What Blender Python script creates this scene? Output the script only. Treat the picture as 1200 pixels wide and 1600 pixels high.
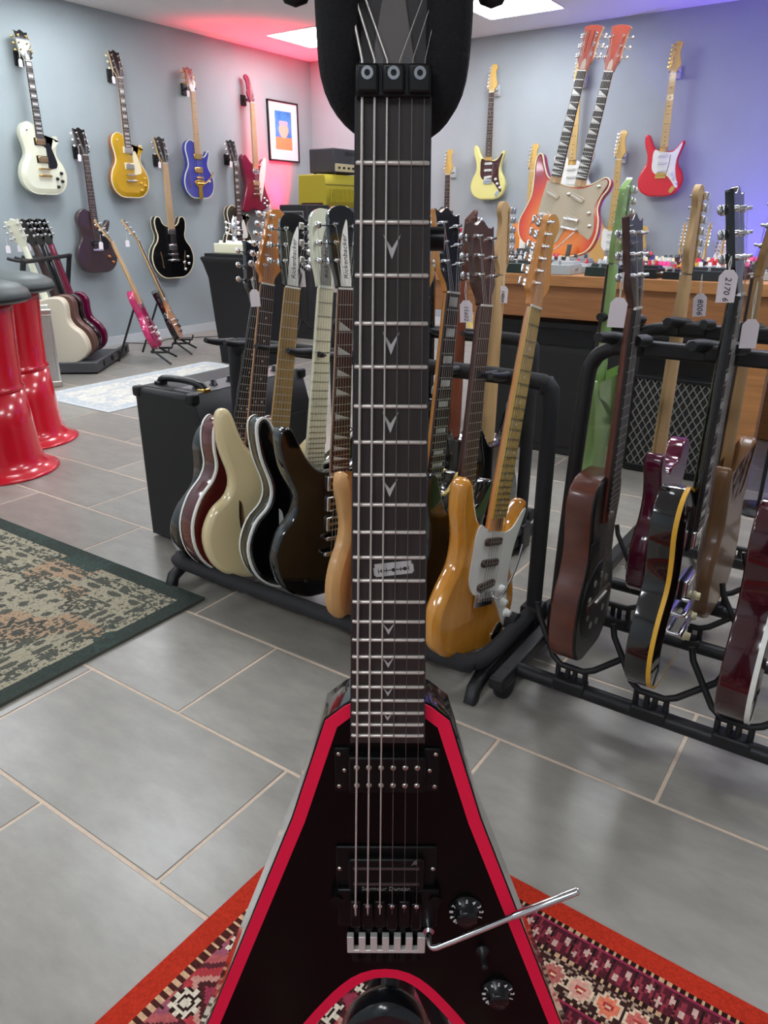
import bpy, bmesh, math, random
from mathutils import Vector, Matrix
import numpy as np
random.seed(7)
PI = math.pi
sc = bpy.context.scene
for o in list(bpy.data.objects): bpy.data.objects.remove(o)

# ------------------------------------------------------------------ camera
YAW = math.radians(34.5); PITCH = math.atan(460/1155.)
cam = bpy.data.objects.new('camera', bpy.data.cameras.new('camera'))
sc.collection.objects.link(cam)
cam.data.sensor_fit = 'VERTICAL'; cam.data.sensor_height = 24; cam.data.lens = 24*1155/1600.
cam.data.clip_start = .02
cam.location = (0, 0, 1.0); cam.rotation_euler = (PI/2-PITCH, 0, YAW)
sc.camera = cam
# ------------------------------------------------------------------ world, exposure
w = bpy.data.worlds.new('world'); sc.world = w; w.use_nodes = True
w.node_tree.nodes['Background'].inputs[0].default_value = (.8, .85, .9, 1)
w.node_tree.nodes['Background'].inputs[1].default_value = 0.0      # closed room: no daylight
vs = sc.view_settings
vs.view_transform = 'Standard'; vs.look = 'None'; vs.gamma = 1; vs.use_curve_mapping = False
vs.exposure = 1.22
PANEL_POWER = 9.5          # emission of the ceiling LED panels
RED_POWER = 110.0; PURPLE_POWER = 95.0
CEIL = 2.45; LW = -5.46; BW = 6.63; RW = 2.6; FW = -2.6

# ------------------------------------------------------------------ materials
MATS = {}
def srgb(h):
    if isinstance(h, str):
        h = [int(h[i:i+2], 16)/255 for i in (0, 2, 4)]
    return [c/12.92 if c <= .04045 else ((c+.055)/1.055)**2.4 for c in h]
def mat(name, col='808080', rough=.4, metal=0., coat=0., noise=0., nscale=20., bump=0., stretch=None, emit=0., col2=None, alpha=1., trans=0.):
    if name in MATS: return MATS[name]
    m = bpy.data.materials.new(name); m.use_nodes = True; nt = m.node_tree; b = nt.nodes['Principled BSDF']
    c = srgb(col)
    b.inputs['Base Color'].default_value = (*c, 1)
    b.inputs['Roughness'].default_value = rough; b.inputs['Metallic'].default_value = metal
    b.inputs['Coat Weight'].default_value = coat; b.inputs['Coat Roughness'].default_value = .05
    b.inputs['Alpha'].default_value = alpha; b.inputs['Transmission Weight'].default_value = trans
    if emit:
        b.inputs['Emission Color'].default_value = (*c, 1); b.inputs['Emission Strength'].default_value = emit
    if noise or bump or col2:
        tc = nt.nodes.new('ShaderNodeTexCoord'); mp = nt.nodes.new('ShaderNodeMapping')
        nt.links.new(tc.outputs['Object'], mp.inputs[0])
        mp.inputs['Scale'].default_value = stretch or (1, 1, 1)
        n = nt.nodes.new('ShaderNodeTexNoise'); n.inputs['Scale'].default_value = nscale; n.inputs['Detail'].default_value = 6; n.inputs['Roughness'].default_value = .62
        nt.links.new(mp.outputs[0], n.inputs['Vector'])
        if noise or col2:
            r = nt.nodes.new('ShaderNodeValToRGB')
            k = noise or .3
            a = [x*(1-k) for x in c]; d = srgb(col2) if col2 else [min(1, x*(1+k)) for x in c]
            r.color_ramp.elements[0].color = (*a, 1); r.color_ramp.elements[1].color = (*d, 1)
            r.color_ramp.elements[0].position = .3; r.color_ramp.elements[1].position = .7
            nt.links.new(n.outputs[0], r.inputs[0]); nt.links.new(r.outputs[0], b.inputs['Base Color'])
        if bump:
            bp = nt.nodes.new('ShaderNodeBump'); bp.inputs['Strength'].default_value = bump; bp.inputs['Distance'].default_value = .002
            nt.links.new(n.outputs[0], bp.inputs['Height']); nt.links.new(bp.outputs[0], b.inputs['Normal'])
    MATS[name] = m; return m
def burst(name, inner, mid, outer, cx, cy, rx, ry, coat=.8):
    """sunburst lacquer: colour runs from the middle of the body to its rim"""
    if name in MATS: return MATS[name]
    m = mat(name, mid, .25, coat=coat); nt = m.node_tree; b = nt.nodes['Principled BSDF']
    tc = nt.nodes.new('ShaderNodeTexCoord'); mp = nt.nodes.new('ShaderNodeMapping')
    mp.vector_type = 'POINT'; mp.inputs['Location'].default_value = (-cx/rx, -cy/ry, 0); mp.inputs['Scale'].default_value = (1/rx, 1/ry, 0)
    ln = nt.nodes.new('ShaderNodeVectorMath'); ln.operation = 'LENGTH'
    r = nt.nodes.new('ShaderNodeValToRGB'); e = r.color_ramp.elements
    e[0].position = .45; e[0].color = (*srgb(inner), 1); e[1].position = 1.0; e[1].color = (*srgb(outer), 1)
    k = e.new(.75); k.color = (*srgb(mid), 1)
    nt.links.new(tc.outputs['Object'], mp.inputs[0]); nt.links.new(mp.outputs[0], ln.inputs[0])
    nt.links.new(ln.outputs['Value'], r.inputs[0]); nt.links.new(r.outputs[0], b.inputs['Base Color'])
    return m
def attr_mat(name, rough=.95, bump=.6, scale=400):
    m = mat(name, '808080', rough); nt = m.node_tree; b = nt.nodes['Principled BSDF']
    a = nt.nodes.new('ShaderNodeAttribute'); a.attribute_name = 'Col'
    nt.links.new(a.outputs['Color'], b.inputs['Base Color'])
    tc = nt.nodes.new('ShaderNodeTexCoord'); n = nt.nodes.new('ShaderNodeTexNoise'); n.inputs['Scale'].default_value = scale
    bp = nt.nodes.new('ShaderNodeBump'); bp.inputs['Strength'].default_value = bump; bp.inputs['Distance'].default_value = .003
    nt.links.new(tc.outputs['Object'], n.inputs['Vector']); nt.links.new(n.outputs[0], bp.inputs['Height']); nt.links.new(bp.outputs[0], b.inputs['Normal'])
    b.inputs['Specular IOR Level'].default_value = .1
    return m
M_chrome = mat('chrome', 'e8e8ea', .14, 1.)
M_gold = mat('gold_plate', 'e8c070', .2, 1.)
M_nickel = mat('nickel', 'cfcac0', .3, 1.)
M_blackm = mat('black_metal', '1d1d1f', .42, .3)
M_tube = mat('rack_tube', '232325', .45, .2)
M_foam = mat('black_foam', '262629', .8, bump=.3, nscale=300)
M_rubber = mat('black_rubber', '151516', .55)
M_black = mat('black_lacquer', '0b0b0c', .12, coat=1.)
M_blackp = mat('black_plastic', '141415', .3)
M_white = mat('white_plastic', 'eeeee6', .35)
M_cream = mat('cream_plastic', 'efe4bd', .4)
M_pearl = mat('pearl_inlay', 'd8d8d2', .25, coat=.5)
M_rose = mat('rosewood', '3a2620', .5, noise=.4, nscale=30, stretch=(6, 1, 6))
M_ebony = mat('ebony', '1c1615', .45, noise=.3, nscale=30, stretch=(6, 1, 6))
M_maple = mat('maple', 'e0b660', .3, coat=.5, noise=.12, nscale=14, stretch=(4, .6, 4))
M_maple2 = mat('pale_maple', 'cda878', .45, noise=.12, nscale=14, stretch=(4, .6, 4))
M_mahog = mat('mahogany', '5a2a1c', .3, coat=.5, noise=.3, nscale=16, stretch=(6, .6, 6))
M_tag = mat('paper_tag', 'f0e6ea', .8)
M_ink = mat('ink', '2a2226', .8)
M_cotton = mat('cotton_string', 'e8e2d8', .9)
M_fret = mat('fret_wire', 'c8c4bc', .3, 1.)
M_string = mat('steel_string', 'c2beb8', .35, .9)

# ------------------------------------------------------------------ mesh helpers
COL = sc.collection
class MB:
    """collects shapes; build() links them as one mesh object"""
    def __init__(s): s.v = []; s.f = []; s.m = []; s.sm = []
    def add(s, V, F, mi=0, smooth=False):
        k = len(s.v); s.v += [tuple(p) for p in V]
        for f in F: s.f.append([i+k for i in f]); s.m.append(mi); s.sm.append(smooth)
        return s
    def box(s, c, d, rot=None, mi=0, taper=None):
        x, y, z = [a/2 for a in d]; t = taper or (1, 1)
        V = [Vector((sx*x*(t[0] if sz > 0 else 1), sy*y*(t[1] if sz > 0 else 1), sz*z)) for sz in (-1, 1) for sx, sy in ((-1, -1), (1, -1), (1, 1), (-1, 1))]
        if rot is not None: V = [rot @ p for p in V]
        V = [p+Vector(c) for p in V]
        return s.add(V, [(3, 2, 1, 0), (4, 5, 6, 7), (0, 1, 5, 4), (1, 2, 6, 5), (2, 3, 7, 6), (3, 0, 4, 7)], mi)
    def bbox(s, c, d, r=.003, rot=None, mi=0):
        """box with chamfered edges"""
        bm = bmesh.new(); bmesh.ops.create_cube(bm, size=1)
        for v in bm.verts: v.co = Vector((v.co.x*d[0], v.co.y*d[1], v.co.z*d[2]))
        bmesh.ops.bevel(bm, geom=list(bm.edges), offset=r, segments=2, affect='EDGES', profile=.5)
        bm.verts.index_update()
        V = [(rot @ v.co if rot is not None else v.co)+Vector(c) for v in bm.verts]
        bm.normal_update(); k0 = len(s.f); F = [[v.index for v in f.verts] for f in bm.faces]; flat_ = [max(abs(a) for a in f.normal) > .9999 for f in bm.faces]
        bm.free(); s.add(V, F, mi, True)
        for i, q in enumerate(flat_):
            if q: s.sm[k0+i] = False      # broad faces stay flat, only the rounded edges are smooth
        return s
    def cyl(s, p, q, r, r2=None, n=12, mi=0, caps=True):
        p, q = Vector(p), Vector(q); r2 = r if r2 is None else r2
        d = (q-p).normalized(); a = d.orthogonal().normalized(); b = d.cross(a)
        V = []; 
        for c, rr in ((p, r), (q, r2)):
            V += [c+rr*(math.cos(2*PI*i/n)*a+math.sin(2*PI*i/n)*b) for i in range(n)]
        s.add(V, [(i, (i+1) % n, n+(i+1) % n, n+i) for i in range(n)], mi, True)
        if caps: s.add(V, [list(range(n))[::-1], list(range(n, 2*n))], mi)
        return s
    def tube(s, pts, r, n=8, mi=0, closed=False, sub=0):
        P = [Vector(p) for p in pts]
        if sub:
            if isinstance(r, (list, tuple)): r = [r[i]+(r[i+1]-r[i])*j/sub for i in range(len(r)-1) for j in range(sub)]+[r[-1]]
            P = crv3(P, sub)
        V = []; F = []; prev = None; N = len(P)
        for i, p in enumerate(P):
            t = (P[min(i+1, N-1)]-P[max(i-1, 0)])
            t = t.normalized() if t.length > 1e-9 else Vector((0, 0, 1))
            if prev is None: a = t.orthogonal().normalized()
            else:
                a = prev-t*prev.dot(t); a = a.normalized() if a.length > 1e-6 else t.orthogonal().normalized()
            prev = a; b = t.cross(a); rr = r[i] if isinstance(r, (list, tuple)) else r
            V += [p+rr*(math.cos(2*PI*k/n)*a+math.sin(2*PI*k/n)*b) for k in range(n)]
        for i in range(N-1):
            for k in range(n): F.append((i*n+k, i*n+(k+1) % n, (i+1)*n+(k+1) % n, (i+1)*n+k))
        s.add(V, F, mi, True); s.add(V, [list(range(n))[::-1], list(range((N-1)*n, N*n))], mi)
        return s
    def lathe(s, prof, c=(0, 0, 0), n=24, mi=0, rot=None):
        V = []; F = []; N = len(prof)
        for (r, z) in prof:
            for k in range(n):
                p = Vector((r*math.cos(2*PI*k/n), r*math.sin(2*PI*k/n), z))
                V.append((rot @ p if rot is not None else p)+Vector(c))
        for i in range(N-1):
            for k in range(n): F.append((i*n+k, i*n+(k+1) % n, (i+1)*n+(k+1) % n, (i+1)*n+k))
        s.add(V, F, mi, True)
        s.add(V, [list(range(n))[::-1], list(range((N-1)*n, N*n))], mi)
        return s
    def ell(s, c, r, n=10, mi=0):
        prof = [(math.sin(PI*i/6)*1., -math.cos(PI*i/6)) for i in range(7)]
        prof[0] = (.02, -1); prof[-1] = (.02, 1)
        V = []; F = []
        for (a, z) in prof:
            for k in range(n): V.append((c[0]+r[0]*a*math.cos(2*PI*k/n), c[1]+r[1]*a*math.sin(2*PI*k/n), c[2]+r[2]*z))
        for i in range(6):
            for k in range(n): F.append((i*n+k, i*n+(k+1) % n, (i+1)*n+(k+1) % n, (i+1)*n+k))
        return s.add(V, F, mi, True)
    def prism(s, out, z0, z1, r=0., mi=0, mt=None, arch=0.):
        """outline (ccw) between z0 and z1 with rounded rims; mt = material slot of the top"""
        mt = mi if mt is None else mt
        n = len(out); area = sum(out[i][0]*out[(i+1) % n][1]-out[(i+1) % n][0]*out[i][1] for i in range(n))
        if area < 0: out = out[::-1]
        rings = []
        if r > 0: rings = [(r, z0), (.3*r, z0+.3*r), (0, z0+r), (0, z1-r), (.3*r, z1-.3*r), (r, z1)]
        else: rings = [(0, z0), (0, z1)]
        if arch: rings += [(r+.012, z1+arch*.45), (r+.03, z1+arch)]
        V = []
        for d, z in rings: V += [(x, y, z) for x, y in inset(out, d)]
        R = len(rings); side = 3 if r > 0 else 1
        F = [(i*n+k, i*n+(k+1) % n, (i+1)*n+(k+1) % n, (i+1)*n+k) for i in range(min(side, R-1)) for k in range(n)]
        s.add(V, F, mi, True)
        F = [(i*n+k, i*n+(k+1) % n, (i+1)*n+(k+1) % n, (i+1)*n+k) for i in range(side, R-1) for k in range(n)]
        if F: s.add(V, F, mt, True)
        s.add(V, [list(range(n))[::-1]], mi); s.add(V, [list(range((R-1)*n, R*n))], mt)
        return s
    def ring(s, out, d0, d1, z0, z1, mi=0):
        n = len(out); area = sum(out[i][0]*out[(i+1) % n][1]-out[(i+1) % n][0]*out[i][1] for i in range(n))
        if area < 0: out = out[::-1]
        a, b = inset(out, d0), inset(out, d1)
        V = [(x, y, z0) for x, y in a]+[(x, y, z1) for x, y in a]+[(x, y, z1) for x, y in b]+[(x, y, z0) for x, y in b]
        F = []
        for i in range(3): F += [(i*n+k, i*n+(k+1) % n, (i+1)*n+(k+1) % n, (i+1)*n+k) for k in range(n)]
        return s.add(V, F, mi)
    def mesh(s, name, mats):
        me = bpy.data.meshes.new(name); me.from_pydata(s.v, [], s.f)
        for m in (mats if isinstance(mats, (list, tuple)) else [mats]): me.materials.append(m)
        me.polygons.foreach_set('material_index', s.m); me.polygons.foreach_set('use_smooth', s.sm); me.update()
        return me
    def build(s, name, mats, parent=None, loc=None, rot=None, **tags):
        return link(name, s.mesh(name, mats), parent, loc, rot, **tags)
def link(name, data, parent=None, loc=None, rot=None, **tags):
    o = bpy.data.objects.new(name, data); COL.objects.link(o)
    if parent is not None: o.parent = parent
    if loc is not None: o.location = loc
    if rot is not None: o.rotation_euler = rot
    for k, v in tags.items():
        if v is not None: o[k] = v
    return o
def thing(name, label, category, loc=(0, 0, 0), rz=0, group=None):
    return link(name, None, None, loc, (0, 0, rz), label=label, category=category, group=group)
def struct(name, mb, mats): return mb.build(name, mats, kind='structure')
def inset(P, d):
    if d == 0: return list(P)
    n = len(P); R = []
    for i in range(n):
        a, b, c = P[i-1], P[i], P[(i+1) % n]
        e1 = (b[0]-a[0], b[1]-a[1]); e2 = (c[0]-b[0], c[1]-b[1])
        l1 = math.hypot(*e1) or 1e-9; l2 = math.hypot(*e2) or 1e-9
        n1 = (-e1[1]/l1, e1[0]/l1); n2 = (-e2[1]/l2, e2[0]/l2)
        m = (n1[0]+n2[0], n1[1]+n2[1]); q = m[0]*n1[0]+m[1]*n1[1]
        k = d/max(q, .35)
        R.append((b[0]+m[0]*k, b[1]+m[1]*k))
    return R
def cr(P, k=5):
    """closed Catmull-Rom through P; a point given twice makes a corner"""
    n = len(P); R = []
    for i in range(n):
        p0, p1, p2, p3 = P[i-1], P[i], P[(i+1) % n], P[(i+2) % n]
        if p1 == p2: continue
        for j in range(k):
            t = j/k
            R.append(tuple(.5*(2*p1[a]+(p2[a]-p0[a])*t+(2*p0[a]-5*p1[a]+4*p2[a]-p3[a])*t*t+(3*p1[a]-p0[a]-3*p2[a]+p3[a])*t**3) for a in (0, 1)))
    out = []
    for p in R:
        if not out or math.hypot(p[0]-out[-1][0], p[1]-out[-1][1]) > 1e-4: out.append(p)
    return out
def crv3(P, k):
    R = []; n = len(P)
    for i in range(n-1):
        p0, p1, p2, p3 = P[max(i-1, 0)], P[i], P[i+1], P[min(i+2, n-1)]
        for j in range(k):
            t = j/k
            R.append(.5*(2*p1+(p2-p0)*t+(2*p0-5*p1+4*p2-p3)*t*t+(3*p1-p0-3*p2+p3)*t**3))
    return R+[P[-1]]
def rrect(w, h, r, k=4, cx=0, cy=0):
    R = []
    for sx, sy, a0 in ((1, 1, 0), (-1, 1, PI/2), (-1, -1, PI), (1, -1, 1.5*PI)):
        for i in range(k+1):
            a = a0+PI/2*i/k; R.append((cx+sx*(w/2-r)+r*math.cos(a), cy+sy*(h/2-r)+r*math.sin(a)))
    return R
def text_mesh(s, size, depth=.0004):
    c = bpy.data.curves.new('txt', 'FONT'); c.body = s; c.size = size; c.align_x = 'CENTER'; c.align_y = 'CENTER'; c.extrude = depth; c.resolution_u = 2
    o = bpy.data.objects.new('txt', c); COL.objects.link(o)
    dg = bpy.context.evaluated_depsgraph_get(); me = bpy.data.meshes.new_from_object(o.evaluated_get(dg))
    bpy.data.objects.remove(o); bpy.data.curves.remove(c); return me
def lettering(name, s, size, m, parent, loc, rot=(0, 0, 0), sx=1., shear=0.):
    me = text_mesh(s, size); me.materials.clear(); me.materials.append(m)
    if shear:
        for v in me.vertices: v.co.x += shear*v.co.y
    o = link(name, me, parent, loc, rot); o.scale = (sx, 1, 1); return o

# pixel of the photograph -> point on a plane of the room (used for placing things on wall, floor, table)
_F = 1155.
def ray(px, py):
    a, b = px-600, py-800; c, s = math.cos(PITCH), math.sin(PITCH)
    fx, fy, fz = a, _F*c-b*s, -_F*s-b*c
    return (fx*math.cos(YAW)-fy*math.sin(YAW), fx*math.sin(YAW)+fy*math.cos(YAW), fz)
def hit(px, py, ax, v):
    r = ray(px, py); o = (0, 0, 1.); t = (v-o[ax])/r[ax]
    return Vector([o[i]+r[i]*t for i in range(3)])

# ------------------------------------------------------------------ room shell
def wall_mat(name, col, n=.04):
    return mat(name, col, .75, noise=n, nscale=3, bump=.05)
LWM = wall_mat('grey_paint', 'a0abae'); BWM = wall_mat('pale_grey_paint', 'aab1b5')
struct('wall_left', MB().box((LW-.05, (BW+FW)/2, CEIL/2), (.1, BW-FW+.2, CEIL)), LWM)
struct('wall_back', MB().box(((LW+RW)/2, BW+.05, CEIL/2), (RW-LW, .1, CEIL)), BWM)
struct('wall_right', MB().box((RW+.05, (BW+FW)/2, CEIL/2), (.1, BW-FW+.2, CEIL)), BWM)
struct('wall_front', MB().box(((LW+RW)/2, FW-.05, CEIL/2), (RW-LW, .1, CEIL)), BWM)
struct('ceiling', MB().box(((LW+RW)/2, (BW+FW)/2, CEIL+.05), (RW-LW+.2, BW-FW+.2, .1)), mat('ceiling_white', 'f0eeee', .8))
skirt = mat('skirting_tile', 'c9ced0', .5)
struct('baseboard_left', MB().box((LW+.006, (BW+FW)/2, .035), (.012, BW-FW, .07)), skirt)
struct('baseboard_back', MB().box(((LW+RW)/2, BW-.006, .035), (RW-LW, .012, .07)), skirt)
# floor: grout bed with single tiles, half-bond rows along X
grout = mat('grout', 'd4c0ac', .9, noise=.1, nscale=60)
fl = struct('floor', MB().box(((LW+RW)/2, (BW+FW)/2, -.0515), (RW-LW+.2, BW-FW+.2, .1)), grout)
def tile_mat(i, col):
    m = mat('slate_tile_%d' % i, col, .3, noise=.15, nscale=9, stretch=(1, 2.2, 1)); nt = m.node_tree
    g_ = nt.nodes.new('ShaderNodeNewGeometry'); mp = [n for n in nt.nodes if n.type == 'MAPPING'][0]; nt.links.new(g_.outputs['Position'], mp.inputs[0])
    m.node_tree.nodes['Principled BSDF'].inputs['Specular IOR Level'].default_value = .6
    return m
TM = [tile_mat(0, '918d85'), tile_mat(1, '96928a'), tile_mat(2, '8d8981')]
TW, TH, G = .6155, .3185, .0075
tile_me = []
for k in range(3):
    tile_me.append(MB().bbox((0, 0, -.006), (TW-G, TH-G, .012), .0012).mesh('tile', TM[k]))
rest = MB(); near = []
R0 = .843
for j in range(-12, 19):
    y = R0+(j+.5)*TH
    if y > BW+.1 or y < FW: continue
    off = -.808 if j % 2 == 0 else -1.124
    # row above y=.843 (j=0) has seams at -1.124, row below (j=-1) at -.808
    off = -1.124 if j % 2 == 0 else -.808
    for i in range(-9, 8):
        x = off+(i+.5)*TW
        if x < LW-.3 or x > RW+.2: continue
        near.append((math.hypot(x+.5, y-1.5), x, y))
near.sort()
for q, (d, x, y) in enumerate(near):
    if q < 290: link('floor_tile', tile_me[(q*7+int(x*10)) % 3], fl, (x, y, 0))
    else: rest.box((x, y, -.006), (TW-G, TH-G, .012))
if rest.v: rest.build('floor_tiles_far', TM[0], fl, kind='stuff')

# ceiling LED panels; offscreen ones added, their uneven layout tuned for the light
M_led = mat('led_diffuser', 'f4f9ff', .5, emit=PANEL_POWER)
M_lframe = mat('panel_frame', 'e6e6e6', .5)
pf = MB(); 
pf_me = MB().ring(rrect(.605, .605, .004, 1), 0, .012, -.008, 0).mesh('frame', M_lframe)
pd_me = MB().box((0, 0, -.003), (.582, .582, .004)).mesh('diffuser', M_led)
for i, x in enumerate((-4.70, -2.87, -1.04, .79)):
    for j, y in enumerate((5.80, 3.55, 1.95, .31, -1.52)):
        if (j == 3 and i) or (i == 3 and j < 1) or (i == 2 and j == 0) or (i == 3 and j == 2): continue
        if j == 2 and i == 2: x = -.10
        tail = '' if j == 0 else '_%s_%s_offscreen' % (('far', 'middle', 'near', 'front', 'rear')[j], ('left', 'inner', 'centre', 'right')[i])
        t = thing('ceiling_panel'+tail, 'square white LED ceiling panel shining down', 'ceiling light', (x, y, CEIL), 0, 'LED panels in the ceiling')
        link('frame', pf_me, t); link('diffuser'+tail, pd_me, t)

# ------------------------------------------------------------------ rugs (knotted pattern as face colours)
def rug(name, label, x0, x1, y0, y1, cell, fn, th=.008, rz=0, group=None, mname='rug_pile'):
    nx, ny = int((x1-x0)/cell), int((y1-y0)/cell)
    xs = np.linspace(0, x1-x0, nx+1); ys = np.linspace(0, y1-y0, ny+1)
    V = [(x, y, th) for y in ys for x in xs]
    F = [(j*(nx+1)+i, j*(nx+1)+i+1, (j+1)*(nx+1)+i+1, (j+1)*(nx+1)+i) for j in range(ny) for i in range(nx)]
    cx, cy = np.meshgrid((np.arange(nx)+.5)*cell, (np.arange(ny)+.5)*cell)
    C = fn(cx, cy, x1-x0, y1-y0)                     # (ny,nx,3) linear colour
    me = bpy.data.meshes.new(name)
    k = len(V); w, h = x1-x0, y1-y0
    V += [(0, 0, 0), (w, 0, 0), (w, h, 0), (0, h, 0)]
    b = [list(range(nx+1)), [j*(nx+1)+nx for j in range(ny+1)], [ny*(nx+1)+i for i in range(nx, -1, -1)], [j*(nx+1) for j in range(ny, -1, -1)]]
    edge = [[k+i, k+(i+1) % 4]+b[i][::-1] for i in range(4)]
    me.from_pydata(V, [], F+edge)
    at = me.color_attributes.new('Col', 'FLOAT_COLOR', 'CORNER')
    cols = np.ones((len(me.loops), 4), dtype=np.float32); cols[:nx*ny*4, :3] = np.repeat(C.reshape(-1, 3), 4, axis=0)
    cols[nx*ny*4:, :3] = C[0, 0]
    at.data.foreach_set('color', cols.ravel())
    me.materials.append(attr_mat(mname))
    return link(name, me, None, (x0, y0, .0005), (0, 0, rz), label=label, category='rug', group=group)
def mixc(C, mask, col): C[mask] = srgb(col)
rng = np.random.default_rng(3)
def vnoise(x, y, s, seed=0):
    g = np.random.default_rng(seed).random((256, 256)); X = x/s; Y = y/s
    i, j = np.floor(X).astype(int), np.floor(Y).astype(int); fx, fy = X-i, Y-j
    fx = fx*fx*(3-2*fx); fy = fy*fy*(3-2*fy)
    G_ = lambda a, b: g[a % 256, b % 256]
    return (G_(i, j)*(1-fx)+G_(i+1, j)*fx)*(1-fy)+(G_(i, j+1)*(1-fx)+G_(i+1, j+1)*fx)*fy
def red_rug(x, y, W, H):
    C = np.zeros(x.shape+(3,)); C[:] = srgb('6e2a30')
    dl, dt = x, H-y                                  # distance from left edge, from far edge
    d = np.minimum(dl, dt); left = dl < dt; u = np.where(left, H-y, x)   # along the border
    rnd = rng.random(x.shape)
    # --- far border: small motif bands and a row of rosettes
    for band, (a, b) in enumerate(((.045, .088), (.150, .192))):
        m = (~left) & (d > a) & (d < b)
        C[m] = srgb('54202a')
        p = (u % .030)/.030; q = (d-a)/(b-a)
        z = np.abs(((p*2) % 1)-.5)*2
        mixc(C, m & (np.abs(q-.2-.6*z) < .17), '8c3440')
        mixc(C, m & (np.abs(p-.25)+np.abs(q-.35)*.8 < .17), 'c9a79a')
        mixc(C, m & (np.abs(p-.75)+np.abs(q-.65)*.8 < .15), 'c9a79a')
        mixc(C, m & (np.abs(p-.5) < .07) & (rnd > .3), '2a1a18')
    m = (~left) & (d >= .092) & (d < .146); C[m] = srgb('3c2420')
    pp = u/.040; k = np.floor(pp); p = (pp-k-.5)*.040; q = d-.119; rr = np.hypot(p, q); an = np.arctan2(q, p)
    ring = rr*(1+.12*np.cos(8*an))
    cols = ['d98a78', 'b96a62', 'd7a08e', 'e0795c', 'c4685e']
    for i, cc in enumerate(cols):
        s = m & (k % 5 == i); mixc(C, s & (ring < .0185), 'd8bfa4'); mixc(C, s & (ring < .0145), cc)
        mixc(C, s & (ring < .006), 'a83a3c'); mixc(C, s & (ring < .0026), 'e6c49a')
    mixc(C, m & (ring > .0195) & (rnd > .68), 'a48a78')
    for a in (.0395, .0895, .1475, .195, .212):
        mm = (~left) & (np.abs(d-a) < .0035); C[mm] = srgb('2a1815')
        mixc(C, mm & ((u*90 % 1) > .6), 'c8a07c')
    for a in (.0455, .149): mixc(C, (~left) & (np.abs(d-a) < .0022), '9c3050')
    # --- left side field: zigzag with white flowers
    f = left | (d > .2)
    X, Y = dl, (H-y)
    per = .105
    zz = np.abs(((Y/per) % 1)-.5)*2
    ph = ((X-.04)/.16+zz*.42) % 1
    mixc(C, f, 'a0414a')
    for lo, hi, cc in ((.0, .10, '3c1d20'), (.10, .18, '9a5566'), (.18, .30, 'b25a5a'), (.30, .38, '5a2a30'), (.38, .50, 'ad3b40'), (.50, .58, 'c08a7c'), (.58, .66, '4b2424'), (.66, .85, '95384a'), (.85, .93, '7a4a58')):
        mixc(C, f & (ph >= lo) & (ph < hi), cc)
    for (ox, oy) in ((.075, .03), (.105, .075)):
        px_ = ((X-ox+.08) % .16)-.08; py_ = ((Y-oy+.0525) % .105)-.0525
        rr = np.hypot(px_, py_); an = np.arctan2(py_, px_)
        mixc(C, f & (rr < .021), '33201e'); mixc(C, f & (rr < .0185*(1+.22*np.cos(8*an))), 'd9cdb8')
        mixc(C, f & (np.abs(rr-.0095) < .0022), '33201e')
    m = left & (d > .036) & (d < .05); C[m] = srgb('4a2420'); mixc(C, m & ((Y*70 % 1) > .55), 'd0a884')
    mixc(C, d < .036, 'ba3320')
    C *= (.82+.3*rng.random(x.shape))[..., None]
    return C
rug('red_rug', 'red oriental rug with rosette border beneath the pointed black guitar', -.715, .60, -.75, .862, .0036, red_rug, .011, math.radians(-1.5))
def green_rug(x, y, W, H):
    C = np.zeros(x.shape+(3,)); dr, dt = W-x, H-y
    d = np.minimum(dr, dt); u = np.where(dr < dt, H-y, W-x)
    C[:] = srgb('a39b86')
    n1 = vnoise(x, y, .016, 1); n2 = vnoise(x, y, .11, 2); n3 = vnoise(x, y, .0055, 3)
    mixc(C, n2 > .62, 'ab9076')
    q = (d-.20)
    # medallions in the field
    k = .21; px_ = ((dr-.36) % k)-k/2; py_ = ((dt-.30) % k)-k/2
    rr = np.hypot(px_, py_); an = np.arctan2(py_, px_)
    f = d > .21
    pet = rr*(1+.16*np.cos(10*an))
    mixc(C, f & (np.abs(pet-.058) < .009) & (n1 > .25), '4d4e48'); mixc(C, f & (np.abs(pet-.036) < .006), '55554d'); mixc(C, f & (pet < .018), '50504a')
    mixc(C, f & (np.abs(np.sin(px_*60)*np.sin(py_*60+1)) > .62) & (rr > .07) & (n1 > .35), '5a5a52')
    # inner border band
    m = (d > .085) & (d < .21)
    mixc(C, m & (np.abs(np.sin(u*34)*np.cos(d*95)) > .55) & (n1 > .3), '585950')
    for a in (.085, .11, .185, .21):
        mixc(C, (np.abs(d-a) < .006) & (n3 > .35), '53564e')
    mixc(C, (d < .11) & (d > .05) & (n3+n1*.5 > .92), '545850')
    mixc(C, d < .055, '3f4742')
    mixc(C, (d < .085) & (n2+n1*.5 > .85), '42504a')
    mixc(C, (n3 > .84) & (d > .05), '63635a')
    C *= (.85+.3*rng.random(x.shape))[..., None]
    return C
rug('faded_rug', 'faded grey-green patterned rug with dark border beside the amplifier', -3.1, -1.458, -.6, 1.232, .0042, green_rug, .008, 0)
def blue_rug(x, y, W, H):
    C = np.zeros(x.shape+(3,)); C[:] = srgb('cbc9c1'); d = np.minimum(np.minimum(x, W-x), np.minimum(y, H-y))
    n1 = vnoise(x, y, .05, 5); n2 = vnoise(x, y, .018, 6)
    mixc(C, n1 > .55, 'b9bcbc'); mixc(C, (n2 > .7), 'd8d6c8'); mixc(C, (d < .10) & (n2 > .35), 'b0b9be'); mixc(C, d < .03, 'c2c6c6')
    return C
rug('pale_rug', 'pale blue and cream runner lying before the grey wall', -4.22, -3.50, 2.42, 3.80, .012, blue_rug, .006, 0)

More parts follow.
